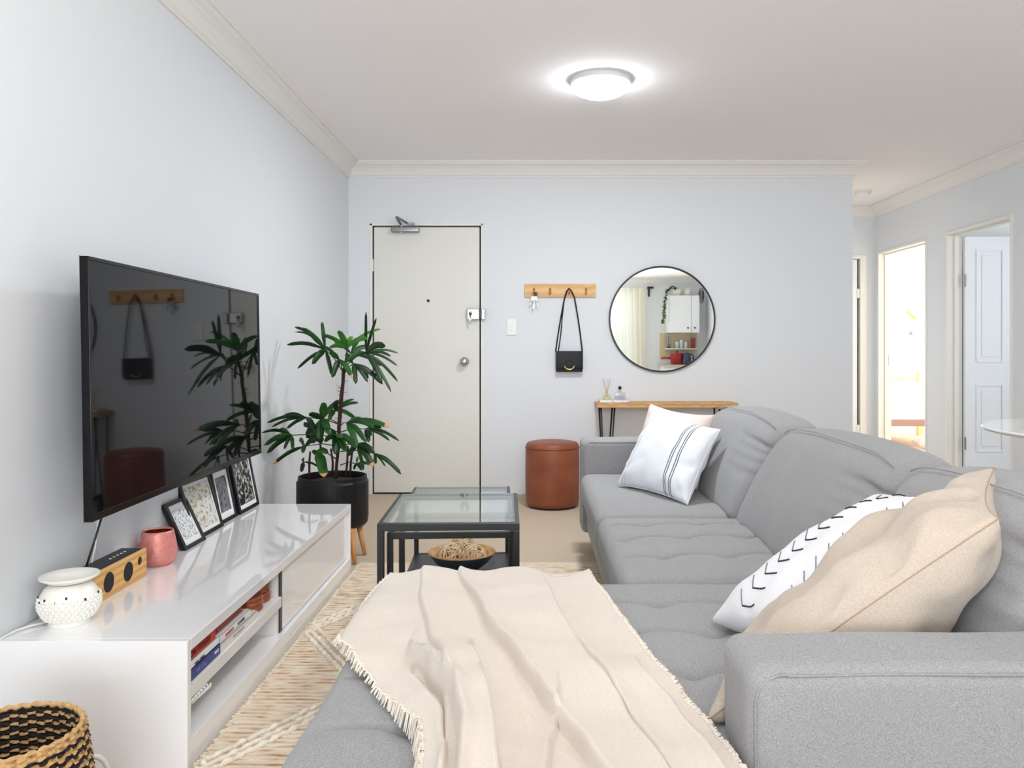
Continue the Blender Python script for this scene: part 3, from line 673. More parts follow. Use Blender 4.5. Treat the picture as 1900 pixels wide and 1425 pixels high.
# ------------------------------------------------------------------ things on the unit
# speaker
x1, y0, y1, z0 = -1.272, 2.235, 2.625, UZ
sk = thing('portable_speaker', (x1-.04, 2.43, z0), 'bamboo fronted speaker with two round black drivers', 'speaker')
BAM = mat('bamboo', (222, 176, 108), .45, wave=((204, 152, 84), 14, 1.2, 'Z'))
obj('black_housing', G().rbox((x1-.088, y0, z0), (x1-.012, y1, z0+.092), .010, (1, 4, 1)), mat('charcoal_case', (38, 38, 42), .5), sk, smooth=True)
obj('bamboo_front', G().rbox((x1-.0125, y0, z0), (x1, y1, z0+.092), .006, (1, 4, 1)), BAM, sk, smooth=True)
for yc, r in ((2.385, .030), (2.500, .030), (2.572, .013)):
    g = G().lathe([(0, .0012), (r, .0012), (r+.002, .0)], (x1, yc, z0+(.047 if r > .02 else .062)), 28, 'X'); d = part('driver', g, mat('speaker_cloth', (30, 31, 36), .9, bump=(900, .5)), sk)
    g = G().lathe([(r, .0002), (r+.0005, .0018), (r+.003, .0018), (r+.0035, 0)], (x1, yc, z0+(.047 if r > .02 else .062)), 28, 'X'); obj('driver_ring', g, BAM, d)
for i in range(5): obj('button', G().lathe([(0, .0012), (.004, .0012), (.004, 0)], (x1-.045, 2.48+.022*i, z0+.092), 10), MATTW, sk)
# wax warmer
wx, wy = -1.262, 2.168
ww = thing('wax_warmer', (wx, wy, UZ), 'white dimpled ceramic wax warmer with a dish on top', 'wax warmer')
prof = [(0, 0), (.050, 0), (.052, .004), (.049, .009), (.053, .014), (.065, .028), (.074, .048), (.0755, .062), (.072, .080), (.062, .097), (.050, .107), (.044, .110), (.030, .110)]
g = G().lathe(prof, (wx, wy, UZ), 48); bd = part('body', g, WHITEC, ww, smooth=True)
def surf(prof, h):
    for (r0, h0), (r1, h1) in zip(prof, prof[1:]):
        if h0 <= h <= h1 and h1 > h0: return r0+(r1-r0)*(h-h0)/(h1-h0)
    return .05
g = G()
for j in range(7):
    h = .022+j*.0088; r = surf(prof, h)
    for k in range(30):
        a = 2*PI*(k+.5*(j % 2))/30; g.ball((wx+r*math.cos(a), wy+r*math.sin(a), UZ+h), .0048, 8, 5)
obj('dimples', g, WHITEC, bd, smooth=True)['kind'] = 'stuff'
for a, h in ((-150, .080), (-128, .072), (-112, .080), (-86, .075), (-66, .085), (-30, .075), (10, .08)):
    r = surf(prof, h)+.0005; a = math.radians(a); obj('light_hole', G().ball((wx+r*math.cos(a), wy+r*math.sin(a), UZ+h), .0042, 8, 6, (.7, .7, 1)), BLACK, bd, smooth=True)
g = G().lathe([(0, .1105), (.034, .1105), (.054, .116), (.072, .126), (.074, .131), (.071, .132), (.05, .121), (.03, .115), (0, .114)], (wx, wy, UZ), 48); obj('dish', g, WHITEC, ww, smooth=True)
cpts = [(wx-.05, wy-.01, UZ+.006), (-1.34, 2.13, UZ+.006), (-1.358, 2.09, UZ+.006), (-1.362, 2.04, UZ+.004), (-1.366, 2.01, UZ-.01), (-1.366, 1.96, UZ-.06)]
obj('power_cord', G().tube(cpts, .0032, 6), MATTW, ww, smooth=True)
# pink votive
vx, vy = -1.303, 2.765
vt = thing('votive_holder', (vx, vy, UZ), 'hammered rose pink metal votive between speaker and frames', 'candle holder')
ROSE = mat('hammered_rose', (226, 150, 140), .38, metal=.25, bump=(120, .5), var=((205, 120, 112), 50, .25))
g = G().lathe([(0, 0), (.044, 0), (.050, .006), (.062, .030), (.0635, .048), (.060, .070), (.052, .110), (.0505, .118), (.0485, .118), (.0495, .108), (.057, .070), (.060, .048), (.056, .03), (.04, .008), (0, .006)], (vx, vy, UZ), 40)
obj('cup', g, ROSE, vt, smooth=True); obj('inner_lining', G().lathe([(0, .012), (.045, .014), (.0555, .04), (.0545, .07), (.0475, .112)], (vx, vy, UZ), 40), mat('copper_lining', (150, 66, 40), .3, metal=.7), vt, smooth=True)
# picture frames
def art(kind):
    if kind == 'leaf_sketch': return mat('art_sketch', (232, 234, 236), .6, var=((138, 140, 146), 130, .06, .56))
    if kind == 'gold': return mat('art_gold', (216, 222, 222), .5, var=((186, 150, 72), 60, .05, .565))
    if kind == 'grey': return mat('art_grey', (44, 46, 50), .4, var=((150, 152, 156), 40, .2))
    return mat('art_palm', (14, 16, 15), .4, var=((205, 210, 200), 45, .07, .56))
def frame(y0, y1, xb, hgt, lean, thick, kind, label, m=.028, mw=.0155, yaw=0):
    t = thing('picture_frame', (xb, (y0+y1)/2, UZ), label, 'picture frame', 'black picture frames leaning under the television')
    c = Vector((xb, (y0+y1)/2, UZ+.001)); d = Vector((math.sin(yaw), math.cos(yaw), 0)); nn = Vector((math.cos(yaw), -math.sin(yaw), 0))
    up = (Vector((0, 0, 1))*math.cos(lean)-nn*math.sin(lean)); out = (nn*math.cos(lean)+Vector((0, 0, 1))*math.sin(lean)); hw = (y1-y0)/2
    def bx(g, a0, a1, b0, b1, n0, n1):
        vs = [c+d*a+up*b+out*n_ for b in (b0, b1) for (a, n_) in ((a0, n1), (a1, n1), (a1, n0), (a0, n0))]
        return g.add(vs, [(3,2,1,0),(4,5,6,7),(0,1,5,4),(1,2,6,5),(2,3,7,6),(3,0,4,7)])
    g = G(); bx(g, -hw, hw, 0, mw, -thick, 0); bx(g, -hw, hw, hgt-mw, hgt, -thick, 0); bx(g, -hw, -hw+mw, mw, hgt-mw, -thick, 0); bx(g, hw-mw, hw, mw, hgt-mw, -thick, 0)
    obj('frame_moulding', g, BLACK, t, bevel=.001)
    obj('mount', bx(G(), -hw+mw, hw-mw, mw, hgt-mw, -thick+.002, -.006), PAPER, t)
    ix = hw-mw-m
    o = obj('print', bx(G(), -ix, ix, mw+m*1.15, hgt-mw-m, -.0055, -.0050), art(kind), t)
frame(2.945, 3.125, -1.282, .190, .44, .020, 'leaf_sketch', 'small black frame with a grey line drawing, nearest of the four', m=.018, yaw=.0)
frame(3.085, 3.365, -1.306, .235, .28, .020, 'gold', 'black frame with golden leaf print on grey, second from the votive', m=.012)
frame(3.375, 3.565, -1.322, .235, .20, .018, 'grey', 'narrow black frame with a dark grey photo, second from the plant', m=.024)
frame(3.590, 3.835, -1.318, .262, .19, .036, 'palm', 'black box frame with a black and white palm photo, nearest the plant', m=.016)
# ================================================================== BASKET
BX, BY, BR, BH = -1.055, 1.60, .137, .300
STRAW = mat('natural_straw', (214, 178, 124), .85, bump=(300, .6), var=((190, 148, 96), 120, .2))
DARKS = mat('dark_dyed_straw', (34, 24, 26), .8, bump=(300, .6))
bk = thing('woven_basket', (BX, BY, 0), 'round straw basket with dark zigzag rows in front of the unit', 'basket')
g = G(); rows, seg = 60, 200; vs = []; fs = []; mi = []
for side in (1, -1):
    base = len(vs)
    for j in range(rows+1):
        h = BH*j/rows; rr = BR*(1+.16*math.sin(PI*(1-h/BH)*.62))
        for k in range(seg):
            a = 2*PI*k/seg; zg = (k//4) % 2
            bul = .0022*math.sin(PI*(j+zg)/1.0+PI/2)+.0012*math.sin(PI*k/2)
            r = (rr+bul) if side == 1 else rr-.009-bul*.8
            vs.append((BX+r*math.cos(a), BY+r*math.sin(a), h+(.0012*math.sin(a*33+j) if 0 < j else 0)))
    for j in range(rows):
        for k in range(seg):
            l = (k+1) % seg; q = (base+j*seg+k, base+j*seg+l, base+(j+1)*seg+l, base+(j+1)*seg+k)
            fs.append(q if side == 1 else tuple(reversed(q)))
            zg = (k//4) % 2
            if side == 1: dk = ((j+zg)//2) % 2 == 0 and j < rows-3
            else: dk = (j+zg) % 4 != 0 or j > rows-4
            mi.append(1 if dk else 0)
g.v = [Vector(v) for v in vs]; g.f = fs; g.mi = mi
obj('woven_wall', g, [STRAW, DARKS], bk, smooth=False)
obj('rim', G().tube([(BX+(BR*.985-.004)*math.cos(a), BY+(BR*.985-.004)*math.sin(a), BH+.002*math.sin(a*33)) for a in [2*PI*i/132 for i in range(132)]], [.0055+.0012*math.sin(i*2.1) for i in range(132)], 8, closed=True), STRAW, bk, smooth=True)
obj('basket_floor', G().lathe([(0, 0), (BR*1.02, 0), (BR*1.02, .008), (0, .008)], (BX, BY, 0), 40), STRAW, bk)
# white appliance cord loop behind the basket
pts = [P(176+24*math.cos(a), 1432-28*math.sin(a), 1.86) for a in [PI*i/16 for i in range(17)]]
pts = [Vector((p.x, p.y, p.z)) for p in pts]; pts = [Vector((pts[0].x, 1.90, 0.004))]+pts+[Vector((pts[-1].x-.05, 1.90, .004))]
tag(obj('power_cable', G().tube(pts, .006, 8), MATTW, smooth=True), 'white cable loop on the floor between basket and tv unit', 'cable')
# ================================================================== RUG
RX0, RX1, RY0, RY1 = -.862, .95, 1.15, 3.985
rug = thing('woven_rug', (0, 2.6, 0), 'cream and jute ribbed rug with raised diamond braids', 'rug')
def rug_pt(s, t_):
    y = RY0+(RY1-RY0)*t_; x = RX0+(RX1-RX0)*s+.020*(t_-.6)*0
    wav = .004*math.sin(x*9+y*2)+nz((x*3, y*8, 0), 1, .004)
    if s == 0: x += nz((0, y*40, 0), 1, .012)
    ph = (y+wav)/.024*2*PI
    return Vector((x, y, .004+.0045*(.5+.5*math.sin(ph))**.6))
m = mat('rug_yarn', (226, 210, 188), 1, spec=.05); nt = m.node_tree; N = nt.nodes; L = nt.links
tcn = [n for n in N if n.type == 'TEX_COORD'][0]; sx_ = N.new('ShaderNodeSeparateXYZ'); L.new(tcn.outputs['Object'], sx_.inputs[0])
n1 = N.new('ShaderNodeTexNoise'); n1.inputs['Scale'].default_value = 3.2; n1.inputs['Detail'].default_value = 3; L.new(tcn.outputs['Object'], n1.inputs[0])
n2 = N.new('ShaderNodeTexNoise'); n2.inputs['Scale'].default_value = 1; n2.inputs['Detail'].default_value = 3
mp = N.new('ShaderNodeMapping'); mp.inputs['Scale'].default_value = (16, 60, 14); L.new(tcn.outputs['Object'], mp.inputs[0]); L.new(mp.outputs[0], n2.inputs[0])
m1 = N.new('ShaderNodeMath'); m1.operation = 'MULTIPLY'; m1.inputs[1].default_value = 1/.024*2*PI/1; L.new(sx_.outputs['Y'], m1.inputs[0])
m2 = N.new('ShaderNodeMath'); m2.operation = 'SINE'; L.new(m1.outputs[0], m2.inputs[0])
m3 = N.new('ShaderNodeMath'); m3.operation = 'MULTIPLY_ADD'; m3.inputs[1].default_value = .27; m3.inputs[2].default_value = .08; L.new(m2.outputs[0], m3.inputs[0])
m4 = N.new('ShaderNodeMath'); m4.operation = 'ADD'; L.new(m3.outputs[0], m4.inputs[0]); L.new(n2.outputs['Fac'], m4.inputs[1])
r = N.new('ShaderNodeValToRGB'); e = r.color_ramp.elements; e[0].position = .12; e[0].color = (*lin((172, 134, 96)), 1); e[1].position = .46; e[1].color = (*lin((224, 210, 190)), 1)
L.new(m4.outputs[0], r.inputs[0]); L.new(r.outputs[0], N['Principled BSDF'].inputs['Base Color'])
g = G().grid(rug_pt, 140, 760)
obj('rug_field', g, m, rug, smooth=True)
BRA = mat('cream_braid', (244, 238, 226), 1, spec=.05, bump=(90, .8), var=((224, 208, 186), 45, .2))
def braid(pts, r=.0085):
    P2 = []
    for a, b in zip(pts, pts[1:]):
        n = max(2, int((Vector(b)-Vector(a)).length/.011))
        P2 += [Vector(a).lerp(Vector(b), i/n) for i in range(n)]
    P2.append(Vector(pts[-1])); R = [r*(1+.28*math.sin(i*1.9)) for i in range(len(P2))]
    return G().tube([p+Vector((0, 0, .002*math.sin(i*1.3))) for i, p in enumerate(P2)], R, 6)
zb = .009
def zig(y0, amp, off=0):
    pts = []; x = RX0+.01; i = 0
    while x < RX1-.05:
        pts.append((x, y0+(amp if i % 2 else 0)+off, zb)); x += .45; i += 1
    return pts
for y0, amp in ((2.98, -.72), (2.98, .80), (1.95, .70), (1.95, -.6)):
    for off in (0, .045, .10):
        q = [p for p in zig(y0, amp, off) if RY0+.02 < p[1] < RY1-.02]
        q2 = zig(y0, amp, off); q2 = [(a, min(max(b, RY0+.02), RY1-.02), c) for a, b, c in q2]
        obj('raised_braid', braid(q2), BRA, rug, smooth=True)
g = G()
for i in range(200):
    y = RY0+.01+(RY1-RY0-.02)*i/200; Lr = random.uniform(.004, .013)
    g.tube([(RX0+.006, y, .006), (RX0-Lr, y+random.uniform(-.004, .004), .004)], [.004, .0025], 5)
f_ = obj('yarn_ends', g, BRA, rug); f_['kind'] = 'stuff'
# ================================================================== NEST OF TABLES
NG = thin_glass('tinted_table_glass', (.955, .985, .98))
def nest(name, corners, h, leg, bar, label, shelf=None):
    """corners: near-left, near-right, far-right, far-left plan points"""
    c = [Vector((x, y, 0)) for x, y in corners]; ctr = sum(c, Vector())/4
    t = thing(name, tuple(ctr), label, 'table', 'nested black metal and glass tables')
    ex = (c[1]-c[0]).normalized(); ey = (c[3]-c[0]).normalized(); W = (c[1]-c[0]).length; D = (c[3]-c[0]).length
    def bx(g, a0, a1, b0, b1, z0, z1):
        q = [c[0]+ex*a+ey*b for a, b in ((a0, b0), (a1, b0), (a1, b1), (a0, b1))]
        return g.add([(p.x, p.y, z0) for p in q]+[(p.x, p.y, z1) for p in q], [(3,2,1,0),(4,5,6,7),(0,1,5,4),(1,2,6,5),(2,3,7,6),(3,0,4,7)])
    k = leg; g = G()
    bx(g, 0, W, 0, k, h-bar, h); bx(g, 0, W, D-k, D, h-bar, h); bx(g, 0, k, k, D-k, h-bar, h); bx(g, W-k, W, k, D-k, h-bar, h)
    obj('top_frame', g, DARKM, t, bevel=.002)
    for a in (0, W-k):
        for b in (0, D-k): obj('leg', bx(G(), a, a+k, b, b+k, .010, h-bar), DARKM, t, bevel=.002)
    obj('glass_top', bx(G(), k*.7, W-k*.7, k*.7, D-k*.7, h-.004, h+.002), NG, t)
    if shelf:
        z = shelf; g = G(); bx(g, k, W-k, 0, k, z-.018, z); bx(g, k, W-k, D-k, D, z-.018, z); bx(g, 0, k, k, D-k, z-.018, z); bx(g, W-k, W, k, D-k, z-.018, z)
        obj('shelf_frame', g, DARKM, t, bevel=.002); obj('shelf', bx(G(), k, W-k, k, D-k, z-.012, z-.002), mat('black_shelf', (40, 42, 48), .45), t)
    return t
nest('nesting_table', ((-.512, 2.605), (-.046, 2.621), (-.064, 3.175), (-.531, 3.158)), .50, .022, .024, 'taller nesting table with glass top and black frame, nearer the throw')
nest('nesting_table', ((-.497, 2.700), (-.066, 2.721), (-.111, 3.635), (-.540, 3.614)), .448, .020, .021, 'lower nesting table with black shelf, sliding out behind the taller one', .150)
# bowl and rattan balls
bo = Vector((-.297, 3.30, .151)); bl = thing('wooden_bowl', tuple(bo), 'wide wooden bowl with a blue grey outside on the table shelf', 'bowl')
R0 = .138
g = G().lathe([(0, 0), (.040, 0), (.045, .003), (.075, .018), (.110, .045), (R0, .082)], bo, 48); obj('painted_outside', g, mat('blue_grey_paint', (72, 84, 92), .4), bl, smooth=True)
g = G().lathe([(R0, .082), (R0+.0005, .086), (R0-.004, .0875), (R0-.010, .082), (.105, .052), (.07, .026), (.035, .010), (0, .008)], bo, 48); obj('wooden_inside', g, OAK, bl, smooth=True)
RAT = mat('rattan', (242, 218, 186), .8, var=((222, 186, 146), 60, .2))
def rattan(c, r, label):
    g = G(); c = Vector(c)
    for i in range(34):
        ax = Vector((random.gauss(0, 1), random.gauss(0, 1), random.gauss(0, 1))).normalized(); u = ax.orthogonal().normalized(); v = ax.cross(u); off = random.uniform(-.55, .55)
        rr = r*math.sqrt(1-off*off); jit = random.uniform(.9, 1)
        g.tube([c+ax*off*r*jit+(u*math.cos(a)+v*math.sin(a))*rr*jit*(1+.03*math.sin(a*3+i)) for a in [2*PI*k/22 for k in range(22)]], .0024, 5, closed=True)
    tag(obj('rattan_ball', g, RAT, smooth=True), label, 'decor ball', 'rattan balls in the bowl')
rattan((-.348, 3.285, .222), .054, 'woven rattan ball on the left side of the bowl')
rattan((-.245, 3.275, .220), .050, 'woven rattan ball on the right side of the bowl')
rattan((-.300, 3.345, .246), .050, 'woven rattan ball at the back of the bowl')
# ================================================================== POUF
po = Vector((.129, 5.47, 0)); pf = thing('round_pouf', tuple(po), 'round tan leather stool beside the sofa arm', 'stool')
TAN = mat('tan_leather', (150, 82, 52), .45, bump=(90, .25), var=((128, 66, 42), 7, .2))
g = G().lathe([(0, .012), (.165, .012), (.176, .018), (.183, .04), (.186, .2), (.185, .38), (.183, .405)], po, 56); obj('side_panel', g, TAN, pf, smooth=True)
g = G().lathe([(.183, .405), (.180, .425), (.168, .438), (.12, .447), (.05, .450), (0, .451)], po, 56); obj('seat_pad', g, TAN, pf, smooth=True)
obj('piping', G().tube([(po.x+.1845*math.cos(a), po.y+.1845*math.sin(a), .406) for a in [2*PI*i/56 for i in range(56)]], .0035, 6, closed=True), mat('dark_tan_piping', (120, 62, 40), .5), pf, smooth=True)
obj('base', G().lathe([(0, 0), (.16, 0), (.16, .013), (0, .013)], po, 40), BLACK, pf)
# ================================================================== CONSOLE TABLE
cx0, cx1, cy0 = .452, 1.457, 5.67; ch = .692
ct = thing('console_table', (.95, 5.79, 0), 'narrow oak console table with black hairpin legs under the mirror', 'table')
obj('table_top', G().box((cx0, cy0, ch-.032), (cx1, YB-.006, ch)), OAK, ct, bevel=.002)
for xx, s in ((cx0+.05, 1), (cx1-.05, -1)):
    for yy in (cy0+.03, YB-.05):
        g = G().tube([(xx-s*.02, yy, ch-.032), (xx+s*.012, yy, .008), (xx+s*.022, yy, .004), (xx+s*.030, yy, .010), (xx+s*.078, yy, ch-.032)], .006, 8); obj('hairpin_leg', g, DARKM, ct, smooth=True)
tr = Vector((.585, 5.78, ch)); tag(obj('tray', G().rbox((.475, 5.70, ch), (.700, 5.86, ch+.018), .005, (1, 1, 1), k=2), mat('marble', (232, 230, 232), .25, var=((196, 198, 204), 18, .08)), smooth=True), 'white marble tray on the left end of the console table', 'tray')
df = Vector((.530, 5.77, ch+.0185)); t = thing('reed_diffuser', tuple(df), 'small glass reed diffuser on the marble tray', 'diffuser')
CG = thin_glass('bottle_glass', (.93, .95, .90))
obj('bottle', G().lathe([(0, 0), (.027, 0), (.028, .004), (.028, .026), (.022, .036), (.010, .042), (.010, .055), (.012, .056)], df, 24), CG, t, smooth=True)
obj('oil', G().lathe([(0, .002), (.0255, .002), (.0255, .016), (0, .016)], df, 24), mat('pale_oil', (228, 214, 128), .2), t)
for i, (a, b) in enumerate(((-.026, .004), (-.020, -.01), (.018, .006), (.026, -.004), (.004, .01))):
    obj('reed', G().tube([df+Vector((-a*.25, 0, .008)), df+Vector((a*1.1, b, .150))], .0018, 5), mat('reed', (212, 182, 132), .8), t)
pb = Vector((.625, 5.77, ch+.0185)); t = thing('perfume_bottle', tuple(pb), 'square clear perfume bottle with round black stopper', 'bottle')
obj('bottle', G().rbox((pb.x-.040, pb.y-.02, pb.z), (pb.x+.040, pb.y+.02, pb.z+.055), .006, (1,1,1), k=2), thin_glass('perfume_glass', (.90, .90, .93)), t, smooth=True)
obj('perfume', G().box((pb.x-.032, pb.y-.013, pb.z+.004), (pb.x+.032, pb.y+.013, pb.z+.022)), mat('grey_liquid', (190, 192, 190), .2), t)
obj('neck', G().lathe([(.009, .055), (.009, .072), (0, .072)], pb, 16), CHROME, t); obj('stopper', G().ball(pb+Vector((0, 0, .086)), .0135), BLACK, t, smooth=True)
# ================================================================== COAT RACK, BAG, KEYS
r0, r1 = P(973.5, 551.5, YB), P(1105, 527, YB)
ck = thing('coat_rack', ((r0.x+r1.x)/2, YB, (r0.z+r1.z)/2), 'pine wall rack with four small hooks beside the mirror', 'coat rack')
obj('backboard', G().box((r0.x, YB-.018, r0.z), (r1.x, YB-.001, r1.z)), PINE, ck, bevel=.002)
HK = mat('copper_hook', (196, 128, 78), .3, metal=.8)
for px in (991, 1020.5, 1055.5, 1087):
    q = P(px, 541, YB-.018)
    g = G().rbox((q.x-.008, q.y-.005, q.z-.022), (q.x+.008, q.y, q.z+.022), .0022, (1, 1, 1), k=2).tube([q+Vector((0, -.004, -.012)), q+Vector((0, -.022, -.018)), q+Vector((0, -.034, -.010)), q+Vector((0, -.038, .010))], [.005, .0048, .0046, .006], 8)
    g.tube([q+Vector((0, -.004, .012)), q+Vector((0, -.018, .016)), q+Vector((0, -.026, .024))], [.0045, .004, .005], 8)
    obj('hook', g, HK, ck, smooth=True)
q = P(991, 541, YB-.018); base = q+Vector((0, -.030, -.012))
kk = thing('hanging_keys', tuple(base), 'bunch of keys with black fob on the leftmost rack hook', 'keys')
obj('key_ring', G().tube([base+Vector((.016*math.cos(a), -.002, -.016+.016*math.sin(a))) for a in [2*PI*i/16 for i in range(16)]], .0014, 6, closed=True), CHROME, kk)
for i, (an, L_, m_) in enumerate(((-.35, .07, STEEL), (.05, .085, STEEL), (-.1, .095, STEEL), (.35, .075, STEEL))):
    g = G(); key_geo(g, base+Vector((-.006+.004*i, -.004-.003*i, -.026)), an, L_, .014); obj('key', g, m_, kk)
obj('key_fob', G().rbox(base+Vector((.004, -.010, -.050)), base+Vector((.024, -.001, .006)), .003, (1,1,1), k=2), BLACK, kk, smooth=True)
q = P(1055.5, 541, YB-.018); BLK = mat('black_leather', (12, 12, 15), .42, spec=.3, bump=(300, .2))
b0, b1 = P(1032, 690, YB-.055), P(1081, 652, YB-.055)
bg = thing('handbag', ((b0.x+b1.x)/2, YB-.05, b0.z), 'small black shoulder bag with gold half ring hanging from the rack', 'handbag')
yb0, yb1 = YB-.060, YB-.012
obj('bag_body', G().rbox((b0.x, yb0, b0.z), (b1.x, yb1, b1.z), .008, (3, 1, 3)), BLK, bg, smooth=True)
fl = part('flap', G().rbox((b0.x-.002, yb0-.006, b0.z+.020), (b1.x+.002, yb0+.001, b1.z+.003), .003, (3, 1, 3), k=2), BLK, bg, smooth=True)
cc = P(1056.5, 677, yb0-.008)
obj('gold_half_ring', G().tube([cc+Vector((.037*math.cos(a), -.002, .037*math.sin(a)*.9)) for a in [PI+.25+(PI-.5)*i/20 for i in range(21)]], .0042, 8), mat('gold', (222, 190, 120), .2, metal=1), bg, smooth=True)
obj('embossed_ring', G().tube([cc+Vector((.034*math.cos(a), -.000, .034*math.sin(a)*.9)) for a in [.3+(PI-.6)*i/20 for i in range(21)]], .0022, 6), BLK, fl, smooth=True)
hk = q+Vector((0, -.026, -.004)); top = P(1056, 536, YB-.045)
def strap(a, b, n=14, sag=.0):
    return [Vector(a).lerp(Vector(b), i/n)+Vector((sag*math.sin(PI*i/n), 0, 0)) for i in range(n+1)]
la, lb, rb = P(1031, 652, YB-.035), P(1036, 651, YB-.035), P(1080.5, 652, YB-.035)
tl, trt = P(1051.5, 540, YB-.045), P(1060.5, 540, YB-.045)
g = G().tube(strap(la, P(1047, 555, YB-.045), 10, -.003)+[tl, top+Vector((0, 0, .004)), trt, P(1066, 552, YB-.045)]+strap(P(1066, 552, YB-.045), rb, 10, .004)[1:], .0052, 8)
g.tube(strap(lb, P(1043, 590, YB-.042), 8, .004)+[P(1047, 556, YB-.049), P(1052, 541, YB-.049)], .0042, 8)
obj('strap', g, BLK, bg, smooth=True)
# ================================================================== MIRROR
mc = P(1229, 592, YB-.03); mr = thing('round_mirror', tuple(mc), 'large round mirror with thin black frame above the console', 'mirror')
MR = (99.0/F)*(YB-.03)
g = G().lathe([(MR-.012, 0), (MR-.012, .020), (MR-.009, .022), (MR-.002, .022), (MR, .020), (MR, 0), (MR-.012, 0)], (mc.x, YB-.002, mc.z), 96, 'Y'); obj('frame', g, BLACK, mr, smooth=False)
g = G().lathe([(0, .012), (MR-.0125, .012)], (mc.x, YB-.002, mc.z), 96, 'Y'); obj('mirror_glass', g, mat('silvered_mirror', (238, 242, 240), .0, metal=1), mr)
g = G().lathe([(0, 0), (MR-.0125, 0), (MR-.0125, .010), (0, .010)], (mc.x, YB-.002, mc.z), 64, 'Y'); obj('backing', g, BLACK, mr)
# ================================================================== POTTED PALM
pc = Vector((-1.052, 4.175, 0))
pp = thing('potted_palm', tuple(pc), 'lady palm with two leafy tiers in a black pot on wooden legs', 'plant')
POT = mat('matt_black_pot', (18, 19, 22), .5, spec=.3)
pot = part('planter', G().lathe([(0, .150), (.14, .150), (.168, .156), (.180, .170), (.184, .20), (.184, .385), (.178, .392), (.176, .398), (.176, .412), (.168, .414), (.166, .405), (.166, .36), (0, .36)], pc, 56), POT, pp, smooth=False)
for a in (-100, -40, 20, 140, 200):
    pass
for (dx, dy, tx, ty) in ((.125, -.115, .160, -.20), (.140, -.01, .172, -.018), (-.09, .09, -.13, .125), (-.10, -.07, -.14, -.10)):
    obj('leg', G().tube([(pc.x+tx, pc.y+ty, .0), (pc.x+dx, pc.y+dy, .155)], [.0095, .0165], 12), mat('honey_wood_leg', (206, 142, 82), .45), pot, smooth=True)
obj('soil', G().lathe([(0, .385), (.08, .382), (.166, .378)], pc, 32), mat('dark_soil', (46, 34, 26), 1, bump=(80, 1)), pp)
def Z(X, Y, dz=0): return P(480+X/3.96, 560+Y/3.96, 4.175+dz)
BARK = mat('fibrous_bark', (74, 46, 34), .95, bump=(90, 1), var=((38, 26, 20), 70, .2)); STEM = mat('green_stem', (62, 74, 40), .6)
trunk = [Z(566, 1300), Z(572, 1200), Z(588, 1050), Z(590, 920), Z(600, 800), Z(608, 690), Z(620, 590), Z(622, 520), Z(640, 440), Z(650, 360)]
part('trunk', G().tube(trunk, [.009, .008, .009, .010, .0105, .0105, .009, .0095, .007, .004], 10), BARK, pp, smooth=True)
g = G()
for i in range(18):
    p = trunk[3].lerp(trunk[7], random.random()); a = random.uniform(0, 2*PI); q = p+Vector((math.cos(a)*.03, math.sin(a)*.03, random.uniform(.0, .03))); g.tube([p, q], [.0016, .0006], 4)
obj('trunk_fibres', g, BARK, pp)
for st in ([(372, 1290, -.03), (372, 1180, -.03), (378, 1100, -.02)], [(540, 1290, .03), (545, 1180, .03), (530, 1080, .02)], [(640, 1280, -.02), (650, 1190, -.02), (655, 1060, 0)], [(672, 1290, .04), (676, 1190, .04), (690, 1080, .03)], [(470, 1290, .05), (460, 1150, .05), (450, 1000, .03)]):
    obj('stem', G().tube([Z(*q) for q in st], [.006, .006, .005], 8), BARK, pp, smooth=True)
LEAF = [mat('palm_green_dark', (26, 62, 22), .45, spec=.3, var=((20, 42, 22), 14, .2)), mat('palm_green_mid', (42, 92, 30), .45, spec=.3, var=((28, 58, 28), 14, .2)), mat('palm_green_bright', (76, 144, 46), .45, spec=.3, var=((48, 96, 40), 14, .2))]
DRY = mat('dry_leaf_tip', (206, 150, 96), .8)
